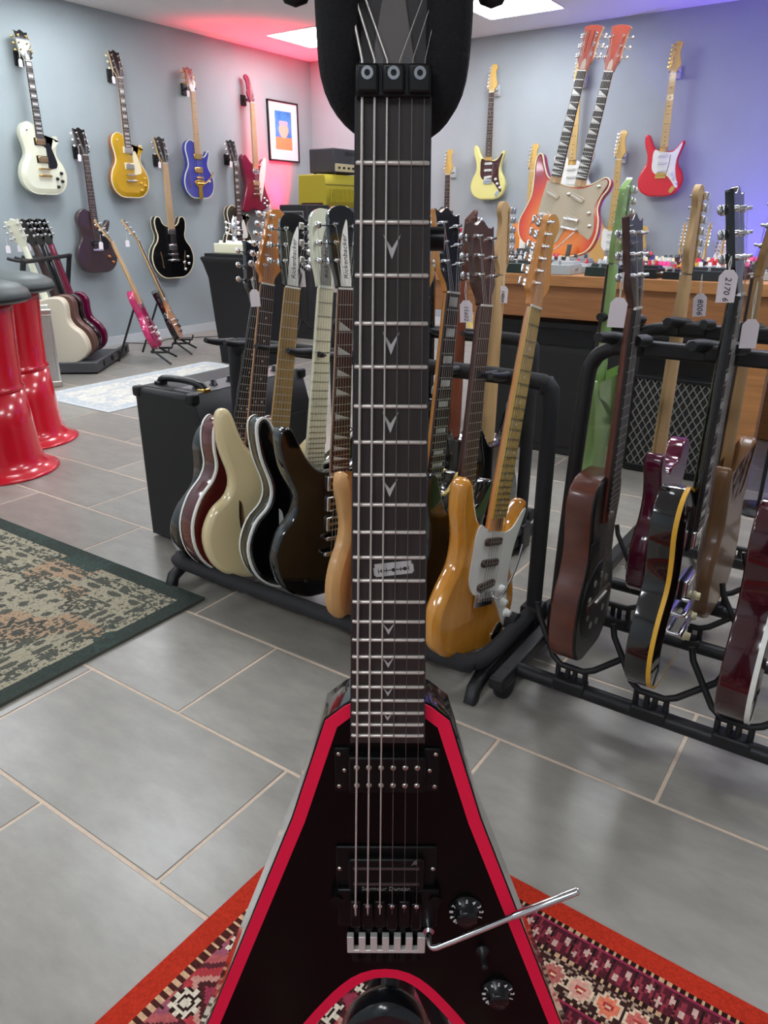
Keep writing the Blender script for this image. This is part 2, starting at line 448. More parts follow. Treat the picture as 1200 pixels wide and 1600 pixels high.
# ------------------------------------------------------------------ guitars
OUT = {
 'lp': [(0, 0), (.09, .006), (.148, .05), (.167, .115), (.152, .18), (.12, .225), (.109, .262), (.120, .30), (.134, .335), (.134, .358), (.118, .362), (.10, .34), (.072, .318), (.042, .322), (.03, .345), (.03, .39), (-.03, .425), (-.07, .437), (-.112, .412), (-.128, .362), (-.113, .295), (-.113, .24), (-.15, .18), (-.167, .115), (-.148, .05), (-.09, .006)],
 'strat': [(0, 0), (.08, .004), (.138, .04), (.16, .105), (.145, .165), (.115, .21), (.108, .255), (.125, .305), (.138, .342), (.139, .364), (.124, .366), (.10, .34), (.075, .312), (.04, .302), (.0, .305), (-.04, .312), (-.068, .33), (-.088, .365), (-.108, .405), (-.13, .418), (-.146, .40), (-.14, .345), (-.118, .285), (-.117, .225), (-.148, .165), (-.165, .105), (-.143, .04), (-.08, .004)],
 'es': [(0, 0), (.10, .006), (.172, .06), (.2, .14), (.18, .215), (.14, .265), (.128, .305), (.142, .355), (.146, .405), (.125, .438), (.092, .43), (.075, .395), (.045, .375), (0, .372), (-.045, .375), (-.075, .395), (-.092, .43), (-.125, .438), (-.146, .405), (-.142, .355), (-.128, .305), (-.14, .265), (-.18, .215), (-.2, .14), (-.172, .06), (-.10, .006)],
 'ric': [(0, 0), (.09, .004), (.155, .045), (.185, .12), (.168, .19), (.13, .235), (.118, .28), (.14, .335), (.162, .385), (.158, .42), (.135, .425), (.10, .385), (.055, .345), (0, .338), (-.055, .345), (-.10, .39), (-.135, .455), (-.16, .465), (-.175, .44), (-.16, .365), (-.125, .285), (-.13, .235), (-.168, .19), (-.185, .12), (-.155, .045), (-.09, .004)],
 'dread': [(0, 0), (.10, .005), (.165, .045), (.182, .11), (.168, .18), (.13, .235), (.118, .285), (.13, .335), (.138, .385), (.12, .425), (.07, .445), (0, .448), (-.07, .445), (-.12, .425), (-.138, .385), (-.13, .335), (-.118, .285), (-.13, .235), (-.168, .18), (-.182, .11), (-.165, .045), (-.10, .005)],
 'fire': [(0, .01), (.06, .0), (.13, .03), (.16, .05), (.165, .07), (.14, .12), (.11, .19), (.11, .26), (.13, .33), (.135, .37), (.12, .40), (.10, .395), (.05, .35), (0, .35), (-.045, .37), (-.10, .42), (-.13, .42), (-.145, .38), (-.12, .28), (-.105, .20), (-.13, .11), (-.165, .03), (-.165, .005), (-.12, -.01), (-.05, .015)],
 'offset': [(0, 0), (.09, .012), (.16, .06), (.178, .125), (.155, .19), (.122, .235), (.122, .28), (.147, .325), (.16, .362), (.148, .39), (.118, .385), (.08, .345), (.04, .335), (0, .335), (-.04, .345), (-.08, .385), (-.118, .43), (-.145, .425), (-.152, .385), (-.135, .30), (-.13, .24), (-.165, .18), (-.185, .11), (-.162, .035), (-.09, -.004)],
 'tele': [(0, 0), (.09, .005), (.148, .04), (.163, .11), (.148, .17), (.12, .21), (.112, .255), (.125, .30), (.148, .345), (.142, .375), (.118, .375), (.09, .335), (.05, .318), (.03, .33), (-.03, .335), (-.06, .372), (-.105, .382), (-.138, .35), (-.13, .29), (-.118, .24), (-.125, .20), (-.152, .16), (-.163, .105), (-.145, .04), (-.09, .005)],
 'sg': [(0, 0), (.09, .004), (.15, .045), (.168, .115), (.155, .175), (.128, .22), (.12, .265), (.14, .32), (.155, .365), (.145, .395), (.12, .375), (.085, .325), (.04, .305), (-.04, .305), (-.085, .325), (-.12, .385), (-.15, .405), (-.16, .37), (-.14, .32), (-.12, .265), (-.128, .22), (-.155, .175), (-.168, .115), (-.15, .045), (-.09, .004)],
}
HEAD = {
 'gib': [(-.022, 0), (-.022, 0), (-.026, .02), (-.040, .042), (-.042, .06), (-.044, .15), (-.046, .172), (-.046, .172), (-.024, .166), (0, .180), (.024, .166), (.046, .172), (.046, .172), (.044, .15), (.042, .06), (.040, .042), (.026, .02), (.022, 0), (.022, 0)],
 'fen': [(-.021, 0), (-.021, 0), (-.023, .018), (-.036, .032), (-.036, .038), (-.036, .038), (-.026, .10), (-.012, .178), (.004, .192), (.025, .194), (.04, .182), (.042, .165), (.034, .15), (.031, .13), (.036, .095), (.046, .06), (.043, .042), (.032, .028), (.024, .016), (.021, 0), (.021, 0)],
 'ric': [(-.022, 0), (-.022, 0), (-.027, .03), (-.035, .062), (-.040, .14), (-.037, .168), (-.02, .184), (0, .187), (.02, .184), (.037, .168), (.040, .14), (.035, .062), (.027, .03), (.022, 0), (.022, 0)],
 'flare': [(-.022, 0), (-.022, 0), (-.030, .03), (-.038, .045), (-.036, .09), (-.040, .15), (-.048, .178), (-.048, .178), (-.02, .186), (.02, .186), (.048, .178), (.048, .178), (.040, .15), (.036, .09), (.038, .045), (.030, .03), (.022, 0), (.022, 0)],
 'fire': [(.022, 0), (.022, 0), (.026, .03), (.034, .05), (.034, .05), (.030, .11), (.030, .16), (.022, .19), (0, .205), (-.022, .20), (-.026, .175), (-.014, .15), (-.02, .10), (-.036, .07), (-.03, .035), (-.022, 0), (-.022, 0)],
 'point': [(-.021, 0), (-.021, 0), (-.03, .03), (-.038, .05), (-.038, .05), (-.018, .17), (-.012, .20), (-.012, .20), (.02, .18), (.034, .17), (.034, .17), (.03, .10), (.034, .05), (.026, .02), (.021, 0), (.021, 0)],
}
_tun = {}
def tuner_mesh(side, reach, mh, mb, kind):
    key = (side, round(reach, 3), mh.name, mb.name, kind)
    if key in _tun: return _tun[key]
    m = MB(); s = side
    m.cyl((0, 0, 0), (0, 0, .005), .0055, n=8).cyl((0, 0, .005), (0, 0, .016), .0032, .0028, n=8)
    m.bbox((s*.002, 0, -.020), (.014, .017, .011), .003)
    m.cyl((s*.006, 0, -.020), (s*(reach+.004), 0, -.020), .0022, n=6)
    if kind == 'tulip': m.ell((s*(reach+.011), 0, -.020), (.010, .0085, .0045), 8, mi=1)
    else: m.bbox((s*(reach+.010), 0, -.020), (.014, .016, .006), .0025, mi=1)
    me = m.mesh('tuner', [mh, mb]); _tun[key] = me; return me
_cache = {}
def cached(key, fn):
    if key not in _cache: _cache[key] = fn()
    return _cache[key]
def pickup(root, kind, x, y, z, tilt=0, m=None, ring=None):
    m = m or M_chrome
    def mk():
        b = MB()
        if kind == 'hum':
            if ring: b.bbox((0, 0, .002), (.088, .044, .005), .0015, mi=1)
            b.bbox((0, 0, .005), (.070, .036, .012), .003)
            for i in range(6): b.cyl(((i-2.5)*.0105, .009, .010), ((i-2.5)*.0105, .009, .0122), .0025, n=6, mi=2)
        elif kind == 'open':
            b.bbox((0, .0095, .005), (.068, .017, .012), .002); b.bbox((0, -.0095, .005), (.068, .017, .012), .002)
            for i in range(6):
                for q in (-1, 1): b.cyl(((i-2.5)*.0105, q*.0095, .010), ((i-2.5)*.0105, q*.0095, .0122), .0026, n=6, mi=2)
        elif kind == 'single':
            b.prism(rrect(.070, .018, .0085, 3), 0, .009, .002)
            for i in range(6): b.cyl(((i-2.5)*.0105, 0, .008), ((i-2.5)*.0105, 0, .0102), .0025, n=6, mi=2)
        elif kind == 'p90':
            b.bbox((0, 0, .004), (.086, .042, .012), .005)
            for i in range(6): b.cyl(((i-2.5)*.0105, 0, .009), ((i-2.5)*.0105, 0, .0112), .0025, n=6, mi=2)
        elif kind == 'toast':
            b.bbox((0, 0, .004), (.072, .040, .012), .004)
            for q in (-1, 1): b.box((0, q*.009, .0102), (.052, .010, .001), mi=1)
        elif kind == 'lip':
            b.prism(rrect(.082, .026, .010, 3), 0, .006, .002); b.box((0, 0, .0065), (.06, .006, .002), mi=2)
        return b.mesh('pickup', [m, ring or M_blackp, M_nickel])
    return link('pickup', cached(('pu', kind, m.name, ring.name if ring else ''), mk), root, (x, y, z), (0, 0, tilt))
def knob(root, x, y, z, m, r=.011, h=.013):
    return link('knob', cached(('kn', m.name, r, h), lambda: MB().lathe([(r, 0), (r*.98, h*.3), (r*.82, h*.35), (r*.78, h), (.001, h)], n=12).mesh('knob', m)), root, (x, y, z))
def guitar(label, out='lp', name='electric_guitar', group=None, T=.045, r=.006, body=None, top=None, binding=None, bind2=False, arch=0., board=None, neck=None,
           ny=.785, scale=.628, by=None, hb=.014, head='gib', hmat=None, hface=None, tilt=14, inlay='dots', inm=None, pups=(), bridge='tom', hw=None,
           guard=None, gmat=None, knobs=(), kmat=None, tbut=None, tkind='tulip', sx=1., trc=None, trctext=None, knob_r=.011, frets=21, fretm=None, extra=None, headtext=None, nw=.043, strings=True, headangle=None, cat='guitar'):
    hw = hw or M_chrome; body = body or M_black; top = top or body; neck = neck or M_mahog; board = board or M_rose
    hmat = hmat or neck; hface = hface or M_black; kmat = kmat or M_blackp; tbut = tbut or hw; inm = inm or M_pearl
    root = thing(name, label, cat, group=group)
    P = cr([(x*sx, y) for x, y in OUT[out]], 4)
    # CCW outline
    ob = MB().prism(P, 0, T, r, 0, 1, arch).build('body', [body, top], root)
    if binding:
        b = MB().ring(P, -.0006, .0045, T-.008, T+.0006)
        if bind2: b.ring(P, -.0006, .0045, .007, -.0006)
        b.build('binding', binding, ob)
    zf = T+hb+arch*.6; by = ny-scale if by is None else by; be = ny-scale*(1-2**(-frets/12.))-.008
    # neck: rounded back lofted from heel to nut
    prof = []; N = 10
    for (y, wd, dp) in ((be-.03, .058, .022), (be+.05, .056, .022), ((be+ny)/2, .049, .020), (ny-.02, .0435, .018), (ny, nw, .015)):
        prof.append([(wd/2*math.cos(PI+PI*i/N), y, zf-.006+dp*math.sin(PI+PI*i/N)) for i in range(N+1)])
    V = [p for s in prof for p in s]; n1 = N+1
    F = [(i*n1+k, (i+1)*n1+k, (i+1)*n1+k+1, i*n1+k+1) for i in range(len(prof)-1) for k in range(N)]
    F += [(i*n1, i*n1+N, (i+1)*n1+N, (i+1)*n1) for i in range(len(prof)-1)]
    nb = MB().add(V, F, 0, True).add(V, [list(range(n1)), list(range((len(prof)-1)*n1, len(prof)*n1))[::-1]])
    ob = nb.build('neck', neck, root)
    w0, w1 = nw, .056
    wy = lambda y: w0+(w1-w0)*(ny-y)/(ny-be)
    fb = MB().add([(-wy(be)/2, be, zf-.006), (wy(be)/2, be, zf-.006), (w0/2, ny, zf-.006), (-w0/2, ny, zf-.006), (-wy(be)/2, be, zf), (wy(be)/2, be, zf), (w0/2, ny, zf), (-w0/2, ny, zf)],
        [(3, 2, 1, 0), (4, 5, 6, 7), (0, 1, 5, 4), (1, 2, 6, 5), (2, 3, 7, 6), (3, 0, 4, 7)]).build('fretboard', board, root)
    fy = [ny-scale*(1-2**(-k/12.)) for k in range(frets+1)]
    fr = MB()
    for k in range(1, frets+1): fr.box((0, fy[k], zf+.0004), (wy(fy[k]), .0022, .0012))
    fr.build('frets', fretm or M_fret, fb, kind='stuff')
    if inlay:
        im = MB()
        for k in (3, 5, 7, 9, 12, 15, 17, 19, 21) if inlay != 'blocks' else (1, 3, 5, 7, 9, 12, 15, 17, 19):
            if k > frets: continue
            y = (fy[k]+fy[k-1])/2; L = fy[k-1]-fy[k]; ww = wy(y)
            if inlay == 'dots':
                for dx in ((-.011, .011) if k == 12 else (0,)): im.cyl((dx, y, zf-.001), (dx, y, zf+.0005), .0034, n=8)
            elif inlay == 'blocks': im.box((0, y, zf), (ww*.74, L*.58, .001))
            elif inlay == 'traps': im.box((0, y, zf), (ww*.72, L*.62, .001))
            elif inlay == 'tri': im.add([(-ww*.45, y-L*.38, zf+.0006), (ww*.42, y-L*.38, zf+.0006), (-ww*.45, y+L*.38, zf+.0006)], [(0, 1, 2)])
        im.build('inlays', inm, fb, kind='stuff')
    MB().box((0, ny+.002, zf-.001), (nw, .0045, .0055)).build('nut', M_white, root)
    # headstock and tuners
    H = cr(HEAD[head], 3)
    hs = MB().prism(H, -.0145, 0, .001, 0, 1).build('headstock', [hmat, hface], root, (0, ny+.003, zf-.003), (-math.radians(tilt), 0, 0))
    hmb = hs
    if head in ('gib', 'ric', 'flare'):
        for s in (-1, 1):
            for y in (.062, .102, .142): link('tuner', tuner_mesh(s, .018, hw, tbut, tkind), hmb, (s*.0275, y, 0))
    elif head == 'fire':
        for i in range(6): link('tuner', tuner_mesh(1, .014, hw, tbut, tkind), hmb, (.018, .05+.0245*i, 0))
    else:
        for i in range(6):
            link('tuner', tuner_mesh(-1, .014, hw, tbut, tkind), hmb, (-.021+.0026*i, .045+.0255*i, 0))
    if trc:
        t_ = MB().prism(cr([(-.016, .004), (-.016, .004), (-.010, .10), (.006, .150), (.012, .150), (.012, .10), (.016, .004), (.016, .004)], 2) if trctext else cr([(-.012, .006), (-.012, .006), (-.010, .03), (0, .05), (.010, .03), (.012, .006), (.012, .006)], 2), 0, .0018).build('truss_rod_cover', trc, hmb)
        if trctext: lettering('lettering', trctext, .0185, M_ink, t_, (.001, .072, .0019), (0, 0, PI/2), shear=.2)
    if headtext: lettering('lettering', headtext[0], .022, headtext[1], hmb, (0, .10, .0005), (0, 0, PI/2*headtext[2]), shear=.25)
    # electrics
    zt = T+arch
    for p in pups: pickup(root, p[0], p[4] if len(p) > 4 else 0, p[1], zt, math.radians(p[2]), p[3], p[5] if len(p) > 5 else None)
    if guard:
        g = MB().prism(cr(guard, 4) if len(guard) > 5 else guard, T+arch+.0005, T+arch+.003, 0).build('pickguard', gmat or M_white, root)
    for (x, y) in knobs: knob(root, x, y, zt+(.003 if guard and gmat else .0), kmat, knob_r)
    if bridge == 'tom':
        MB().bbox((0, by, zt+.012), (.078, .011, .010), .002).cyl((-.037, by, zt), (-.037, by, zt+.012), .004, n=8).cyl((.037, by, zt), (.037, by, zt+.012), .004, n=8).build('bridge', hw, root)
        MB().bbox((0, by-.042, zt+.013), (.088, .014, .010), .004).cyl((-.042, by-.042, zt), (-.042, by-.042, zt+.012), .005, n=8).cyl((.042, by-.042, zt), (.042, by-.042, zt+.012), .005, n=8).build('tailpiece', hw, root)
        ye = by-.042
    elif bridge == 'wrap':
        MB().bbox((0, by-.005, zt+.013), (.088, .016, .011), .004).build('bridge', hw, root); ye = by-.005
    elif bridge == 'trem':
        b = MB().bbox((0, by-.006, zt+.005), (.076, .034, .004), .001)
        for i in range(6): b.bbox(((i-2.5)*.0108, by+.002, zt+.010), (.0098, .022, .006), .001)
        b.build('bridge', hw, root); ye = by-.004
        MB().tube([(.036, by-.004, zt+.004), (.04, by-.006, zt+.02), (.046, by+.01, zt+.028), (.06, by+.07, zt+.04), (.064, by+.13, zt+.045)], .0027, 6, sub=3).build('tremolo_arm', hw, root)
    elif bridge == 'bigsby':
        MB().bbox((0, by, zt+.012), (.078, .011, .010), .002).build('bridge', hw, root)
        MB().prism(cr([(-.045, by-.02), (.045, by-.02), (.05, by-.05), (.02, by-.075), (.02, .005), (-.02, .005), (-.02, by-.075), (-.05, by-.05)], 3), zt, zt+.008, .002).cyl((-.04, by-.045, zt+.012), (.04, by-.045, zt+.012), .008).build('tailpiece', hw, root)
        MB().tube([(.045, by-.045, zt+.014), (.06, by-.03, zt+.03), (.09, by+.0, zt+.04), (.12, by+.05, zt+.042)], [.005, .005, .007, .005], 8).build('vibrato_arm', hw, root); ye = by-.045
    elif bridge == 'plate':
        MB().bbox((0, by-.01, zt+.003), (.08, .07, .004), .001).bbox((0, by-.005, zt+.009), (.07, .03, .006), .001).build('bridge', hw, root); ye = by-.01
    elif bridge == 'acou':
        MB().bbox((0, by-.008, zt+.004), (.15, .026, .009), .003).bbox((0, by, zt+.010), (.075, .003, .006), .001, mi=1).build('bridge', [M_rose, M_white], root); ye = by-.01
    if strings:
        sm = MB(); zb = zt+(.020 if bridge in ('tom', 'wrap', 'bigsby') else .014)
        pos = [(s*.0275, y) for s, y in ((-1, .062), (-1, .102), (-1, .142), (1, .142), (1, .102), (1, .062))] if head in ('gib', 'ric', 'flare') else [(-.021+.0026*i, .045+.0255*i) for i in range(6)] if head != 'fire' else [(.018, .05+.0245*(5-i)) for i in range(6)]
        ct, st = math.cos(math.radians(tilt)), math.sin(math.radians(tilt))
        for i in range(6):
            xn = (i-2.5)*nw*.165; xb = (i-2.5)*.0104; rr = .0007-.00006*i
            hx, hy = pos[i]; hz = .008
            sm.tube([(hx, ny+.003+hy*ct+hz*st, zf-.003-hy*st+hz*ct), (xn, ny+.002, zf+.002), (xb, by, zb), (xb, ye, zb-.004)], rr, 4)
        sm.build('strings', M_string, root, kind='stuff')
    MB().cyl((0, -.008, T/2), (0, .004, T/2), .004, .003, n=8).cyl((0, -.010, T/2), (0, -.008, T/2), .007, n=8).build('strap_button', hw, root)
    if extra: extra(root, T, zf)
    root['zf'] = zf
    return root
def pose(root, bottom, up, front, s=1.):
    """stand a guitar: bottom point, direction of its neck, direction it faces"""
    u = Vector(up).normalized(); f = Vector(front); f = (f-u*f.dot(u)).normalized(); rt = u.cross(f)
    Mx = Matrix((rt, u, f)).transposed().to_4x4()
    root.matrix_world = Matrix.Translation(Vector(bottom)) @ Mx @ Matrix.Scale(s, 4)
    if 'zf' in root: del root['zf']
    return root

# --- pickguards
G_strat = [(-.02, .303), (-.040, .308), (-.060, .315), (-.072, .29), (-.072, .25), (-.07, .19), (-.045, .155), (.0, .145), (.04, .14), (.075, .11), (.115, .06), (.13, .07), (.11, .13), (.098, .19), (.10, .25), (.116, .305), (.128, .345), (.116, .345), (.085, .308), (.05, .294)]
G_lp = [(.034, .155), (.034, .155), (.034, .31), (.034, .31), (.05, .315), (.066, .31), (.10, .21), (.10, .18), (.09, .165), (.09, .165)]
def ufx(*a): return a
LPK = [(.085, .10), (.12, .135), (.085, .05), (.12, .085)]
def toggle(x, y, m=None):
    def f(root, T, zf):
        MB().lathe([(.014, 0), (.014, .002), (.004, .003), (.003, .012), (.004, .016), (.001, .018)], (x, y, T), 12).build('toggle_switch', m or M_cream, root)
    return f
def cut_hole(root, P, T, depth=.030):
    """sink a hole of outline P into the guitar's body; the part sound_hole is the bare wood at its bottom"""
    raw = mat('bare_wood', '7a5a38', .8)
    bo = [c for c in root.children if c.name.split('.')[0] == 'body'][0]
    bo.data.materials.append(raw)
    cu = link('cutter', MB().prism(P, T-depth, T+.03, mi=2).mesh('cutter', list(bo.data.materials)))
    md = bo.modifiers.new('hole', 'BOOLEAN'); md.operation = 'DIFFERENCE'; md.object = cu; md.solver = 'EXACT'; md.material_mode = 'INDEX'
    bpy.context.view_layer.update()
    me = bpy.data.meshes.new_from_object(bo.evaluated_get(bpy.context.evaluated_depsgraph_get()))
    bo.modifiers.clear(); bo.data = me; bpy.data.objects.remove(cu)
    MB().prism(P, T-depth-.001, T-depth+.0006).build('sound_hole', raw, root)
def fholes(xs, m=None, cat=False):
    def f(root, T, zf):
        for s in xs:
            if cat: P = cr([(s*.045, .075), (s*.045, .075), (s*.088, .15), (s*.098, .225), (s*.098, .225), (s*.086, .21), (s*.072, .15)], 3)
            else: P = cr([(s*.095, .075), (s*.11, .085), (s*.112, .14), (s*.122, .185), (s*.115, .195), (s*.104, .15), (s*.10, .10)], 3)
            if m: MB().prism(P, T-.002, T+.0008).build('sound_hole', m, root)      # white-lined slash
            else: cut_hole(root, P, T)
    return f
def both(*fs):
    def f(root, T, zf):
        for g in fs: g(root, T, zf)
    return f
STRATP = [('single', .145+.028, 8, M_white), ('single', .145+.082, 0, M_white), ('single', .145+.135, 0, M_white)]
def strat(label, group, body, guardm=M_white, neck=M_maple, board=M_maple, hw=M_chrome, kn=None, pm=M_white, **k):
    o = dict(out='strat', T=.044, r=.010, body=body, neck=neck, board=board, ny=.793, scale=.648, hb=.010, head='fen', hmat=neck, hface=neck, tilt=0, hw=hw,
        pups=[('single', .172, 8, pm), ('single', .225, 0, pm), ('single', .275, 0, pm)], bridge='trem', guard=G_strat, gmat=guardm, knobs=[(.075, .155), (.092, .12), (.118, .09)], kmat=kn or pm,
        inm=M_ink if board is M_maple else M_pearl, tkind='sq', fretm=M_fret, group=group,
        extra=lambda root, T, zf: MB().prism(rrect(.03, .05, .013, 3), 0, .003, .001).build('jack_plate', hw, root, (.092, .045, T), (0, 0, -.6)))
    o.update(k); return guitar(label, **o)

# paper price tags: top-level, hung by cotton from a machine head
def price_tag(label, p, face, text=None, s=1., drop=.06, tw=.02, group='paper price tags', tsize=None):
    """p = where the cotton is tied; face = horizontal direction the card faces"""
    f = Vector((face[0], face[1], 0)).normalized(); u = Vector((0, 0, 1)); r = u.cross(f)
    t = thing('price_tag', label, 'price tag', group=group)
    Mx = Matrix((r, u, f)).transposed().to_4x4()
    L = .048
    t.matrix_world = Matrix.Translation(Vector(p)+Vector((0, 0, -(drop+L)*s))) @ Mx @ Matrix.Rotation(random.uniform(-.08, .08), 4, 'Z') @ Matrix.Scale(s, 4)
    h = .014
    MB().prism([(-h, 0), (h, 0), (h, L-.009), (h*.45, L), (-h*.45, L), (-h, L-.009)], -.0004, .0004).build('card', M_tag, t)
    MB().tube([(0, L-.004, .0006), (.001, L+drop*.5, 0), (0, L+drop, 0)], .0008, 4).tube([(0, L-.004, -.0006), (-.003, L+drop*.5, .002), (0, L+drop, 0)], .0008, 4).build('cotton', M_cotton, t)
    if text:
        for z, ry in ((.0006, 0), (-.0006, PI)): lettering('number', text, tsize or .017, M_ink, t, (0, .019, z), (0, ry, PI/2 if ry else -PI/2), shear=.2)
    return t

# ------------------------------------------------------------------ left wall
def hanger(label, p, n, group, m, tick=M_rubber):
    """wall hanger: block on the wall, shaft and padded two-arm yoke; p on the wall, n wall normal"""
    n = Vector(n); u = Vector((0, 0, 1)); r = u.cross(n)
    t = thing('wall_hanger', label, 'guitar hanger', group=group)
    t.matrix_world = Matrix.Translation(Vector(p)) @ Matrix((r, u, n)).transposed().to_4x4()
    MB().bbox((0, 0, .0095), (.06, .09, .018), .004).build('wall_block', m, t)
    MB().cyl((0, 0, .015), (0, 0, .058), .006).build('shaft', m, t)
    b = MB()
    for s in (-1, 1): b.tube([(0, -.004, .055), (s*.034, -.004, .06), (s*.040, -.002, .075), (s*.042, .004, .105)], .0065, 8, sub=3)
    b.build('yoke', tick, t)
def who(g):
    s = g['label']
    for c in (' with ', ' in ', ' on ', ' hung ', ' leaning ', ' whose ', ' seen ', ' low '): s = s.split(c)[0]
    return s
def on_left(g, px, py, L=None, off=.055, s=1.06):
    b = hit(px, py, 0, LW+off+.03); return pose(g, (LW+off, b.y, b.z), (0, 0, 1), (1, 0, 0), s)
def on_back(g, px, py, off=.055, s=1.06):
    b = hit(px, py, 1, BW-off-.03); return pose(g, (b.x, BW-off, b.z), (0, 0, 1), (0, -1, 0), s)
GLW = 'guitars hung on the grey wall'
HL = []; 
def left_hung(g, px, py, s, ny, tag=None, tagged=True):
    on_left(g, px, py, s=s); m = g.matrix_world
    hp = m @ Vector((0, ny+.022, 0)); HL.append(hp.copy())
    hanger('black padded wall hanger holding the '+who(g), (LW, hp.y, hp.z), (1, 0, 0), 'black guitar hangers on the grey wall', M_blackm)
    if tagged:
        q = m @ Vector((-.055, ny+.06, .03)); price_tag('small white price tag on the '+who(g), (q.x+.03, q.y, q.z), (1, 0, 0), group='small tags on the wall guitars')
White = mat('ivory_lacquer', 'e4e5cc', .2, coat=.7); Gold = mat('goldtop_lacquer', 'd2a318', .28, .25, coat=.7)
g = guitar('ivory single-cut electric guitar with gold hardware and black pickguard on grey wall', body=White, hw=M_gold, binding=White, arch=.008, board=M_ebony, neck=White, hmat=White, hface=M_black, inlay='blocks',
    pups=[('hum', .322, 0, M_gold, 0, M_blackp), ('hum', .215, 0, M_gold, 0, M_blackp)], guard=G_lp, gmat=M_blackp, knobs=LPK, kmat=M_blackp, trc=M_white, extra=toggle(-.085, .385, M_blackp), group=GLW)
left_hung(g, 72, 304, 1.075, .785)
Brown = mat('walnut_lacquer', '3d2b2a', .3, coat=.6, noise=.2, nscale=12, stretch=(4, .6, 4))
g = guitar('dark walnut-brown single-cut electric guitar with plain top on grey wall', body=Brown, board=M_rose, hface=M_black, inlay='dots', pups=[('p90', .205, 0, M_blackp)], bridge='wrap', by=.165,
    guard=G_lp, gmat=M_blackp, knobs=[(.09, .11), (.12, .07)], kmat=mat('amber_knob', 'a8682a', .3), tbut=M_white, group=GLW)
left_hung(g, 155, 426, 1.075, .785)
g = guitar('gold-top single-cut electric guitar with cream pickguard on grey wall', body=mat('goldtop_side', 'a05a18', .3, coat=.7), top=Gold, binding=M_cream, arch=.008, inlay='traps', hface=M_black,
    pups=[('hum', .322, 0, M_nickel, 0, M_cream), ('hum', .215, 0, M_nickel, 0, M_cream)], hw=M_nickel, guard=G_lp, gmat=M_cream, knobs=LPK, kmat=mat('amber_gold', 'd9a93a', .3), tbut=M_cream, extra=toggle(-.085, .385), group=GLW, neck=M_maple2)
left_hung(g, 205, 309, 1.075, .785)
g = guitar('black semi-hollow double-cutaway guitar with cream binding on grey wall', out='es', name='semi_hollow_guitar', T=.045, body=M_black, binding=M_cream, bind2=True, board=M_maple2, neck=M_maple, hface=M_black, inlay=None, ny=.80,
    pups=[('hum', .335, 0, M_chrome, 0, M_blackp), ('hum', .225, 0, M_chrome, 0, M_blackp)], knobs=[(.10, .11), (.14, .15), (.105, .06), (.145, .10)], kmat=M_chrome, extra=fholes((-1, 1)), group=GLW)
left_hung(g, 272, 434, 1.14, .80)
Blue = mat('blue_lacquer', '3a3fa0', .2, coat=.8)
g = guitar('blue single-cut guitar with white binding, gold pickups and vibrato arm on grey wall', body=Blue, binding=White, board=M_maple2, neck=M_maple2, hface=mat('red_head', '6a2624', .3, coat=.5), inlay='dots', inm=M_ink,
    pups=[('p90', .315, 0, M_gold), ('p90', .215, 0, M_gold)], hw=M_gold, bridge='bigsby', knobs=[(.11, .13)], kmat=M_chrome, extra=fholes((-1,)), group=GLW, sx=.96)
left_hung(g, 312, 310, 1.055, .785)
g = guitar('dark single-cut electric guitar with pearl blocks hung above the draped pedestal', body=mat('dark_olive_lacquer', '34322a', .25, coat=.7), binding=M_cream, bind2=True, arch=.006, board=M_rose, inlay='blocks', hface=M_black,
    pups=[('hum', .322, 0, M_chrome, 0, M_white), ('hum', .215, 0, M_chrome, 0, M_white)], guard=G_lp, gmat=M_white, knobs=LPK, kmat=M_cream, group=GLW)
left_hung(g, 374, 402, 1.05, .785)
Wine = mat('wine_lacquer', '7c1638', .2, coat=.8)
g = guitar('wine-red angular electric guitar with white pickguard on grey wall beside framed print', out='fire', body=Wine, board=M_maple2, neck=M_maple2, head='fire', hmat=Wine, hface=Wine, ny=.80, scale=.628, inlay='dots',
    pups=[('hum', .30, 0, M_chrome), ('hum', .215, 0, M_chrome)], guard=[(.034, .18), (.034, .18), (.05, .30), (.10, .40), (.128, .405), (.13, .37), (.105, .25), (.06, .10), (.045, .08)], gmat=M_white, knobs=[(.085, .10), (.115, .08), (.085, .06), (.115, .04)], kmat=M_chrome, group=GLW)
left_hung(g, 400, 330, 1.15, .80, tagged=False)
price_tag('small white price tag dangling below the wine-red angular guitar', hit(421, 308, 0, LW+.12), (1, 0, 0), group=None)
# framed print
c = hit(444, 206, 0, LW+.02)
t = thing('framed_print', 'framed colour print in white mount on grey wall near corner', 'picture', (LW+.001, c.y, c.z))
pw, phh = .43, .52
MB().box((.006, 0, 0), (.010, pw-.01, phh-.01)).build('mount', mat('mount_card', 'f2f2f4', .7), t)
fm = MB()
for sgn in (-1, 1):
    fm.bbox((.011, sgn*pw/2, 0), (.022, .014, phh+.014), .002).bbox((.011, 0, sgn*phh/2), (.022, pw+.014, .014), .002)
fm.build('frame', M_blackm, t)
def flat(name, P, m, x):
    b = MB().prism(P, 0, .0006); b.v = [(x+z, a, bb) for a, bb, z in b.v]; return b.build(name, m, t)
flat('print', rrect(.24, .34, .002, 1, 0, .01), mat('print_blue', '2f86d8', .6, col2='5aa8ee', noise=.2, nscale=8), .0115)
flat('print_shape', rrect(.24, .11, .002, 1, 0, -.105), mat('print_tan', 'd49a66', .6), .0123)
flat('print_shape', cr([(0, -.06), (.05, -.03), (.07, .02), (.05, .06), (0, .07), (-.05, .06), (-.07, .02), (-.05, -.03)], 4), mat('print_peach', 'e8c4a8', .6), .0129)
flat('print_shape', rrect(.13, .04, .015, 3, 0, .075), mat('print_grey', 'aab8cc', .6), .0135)

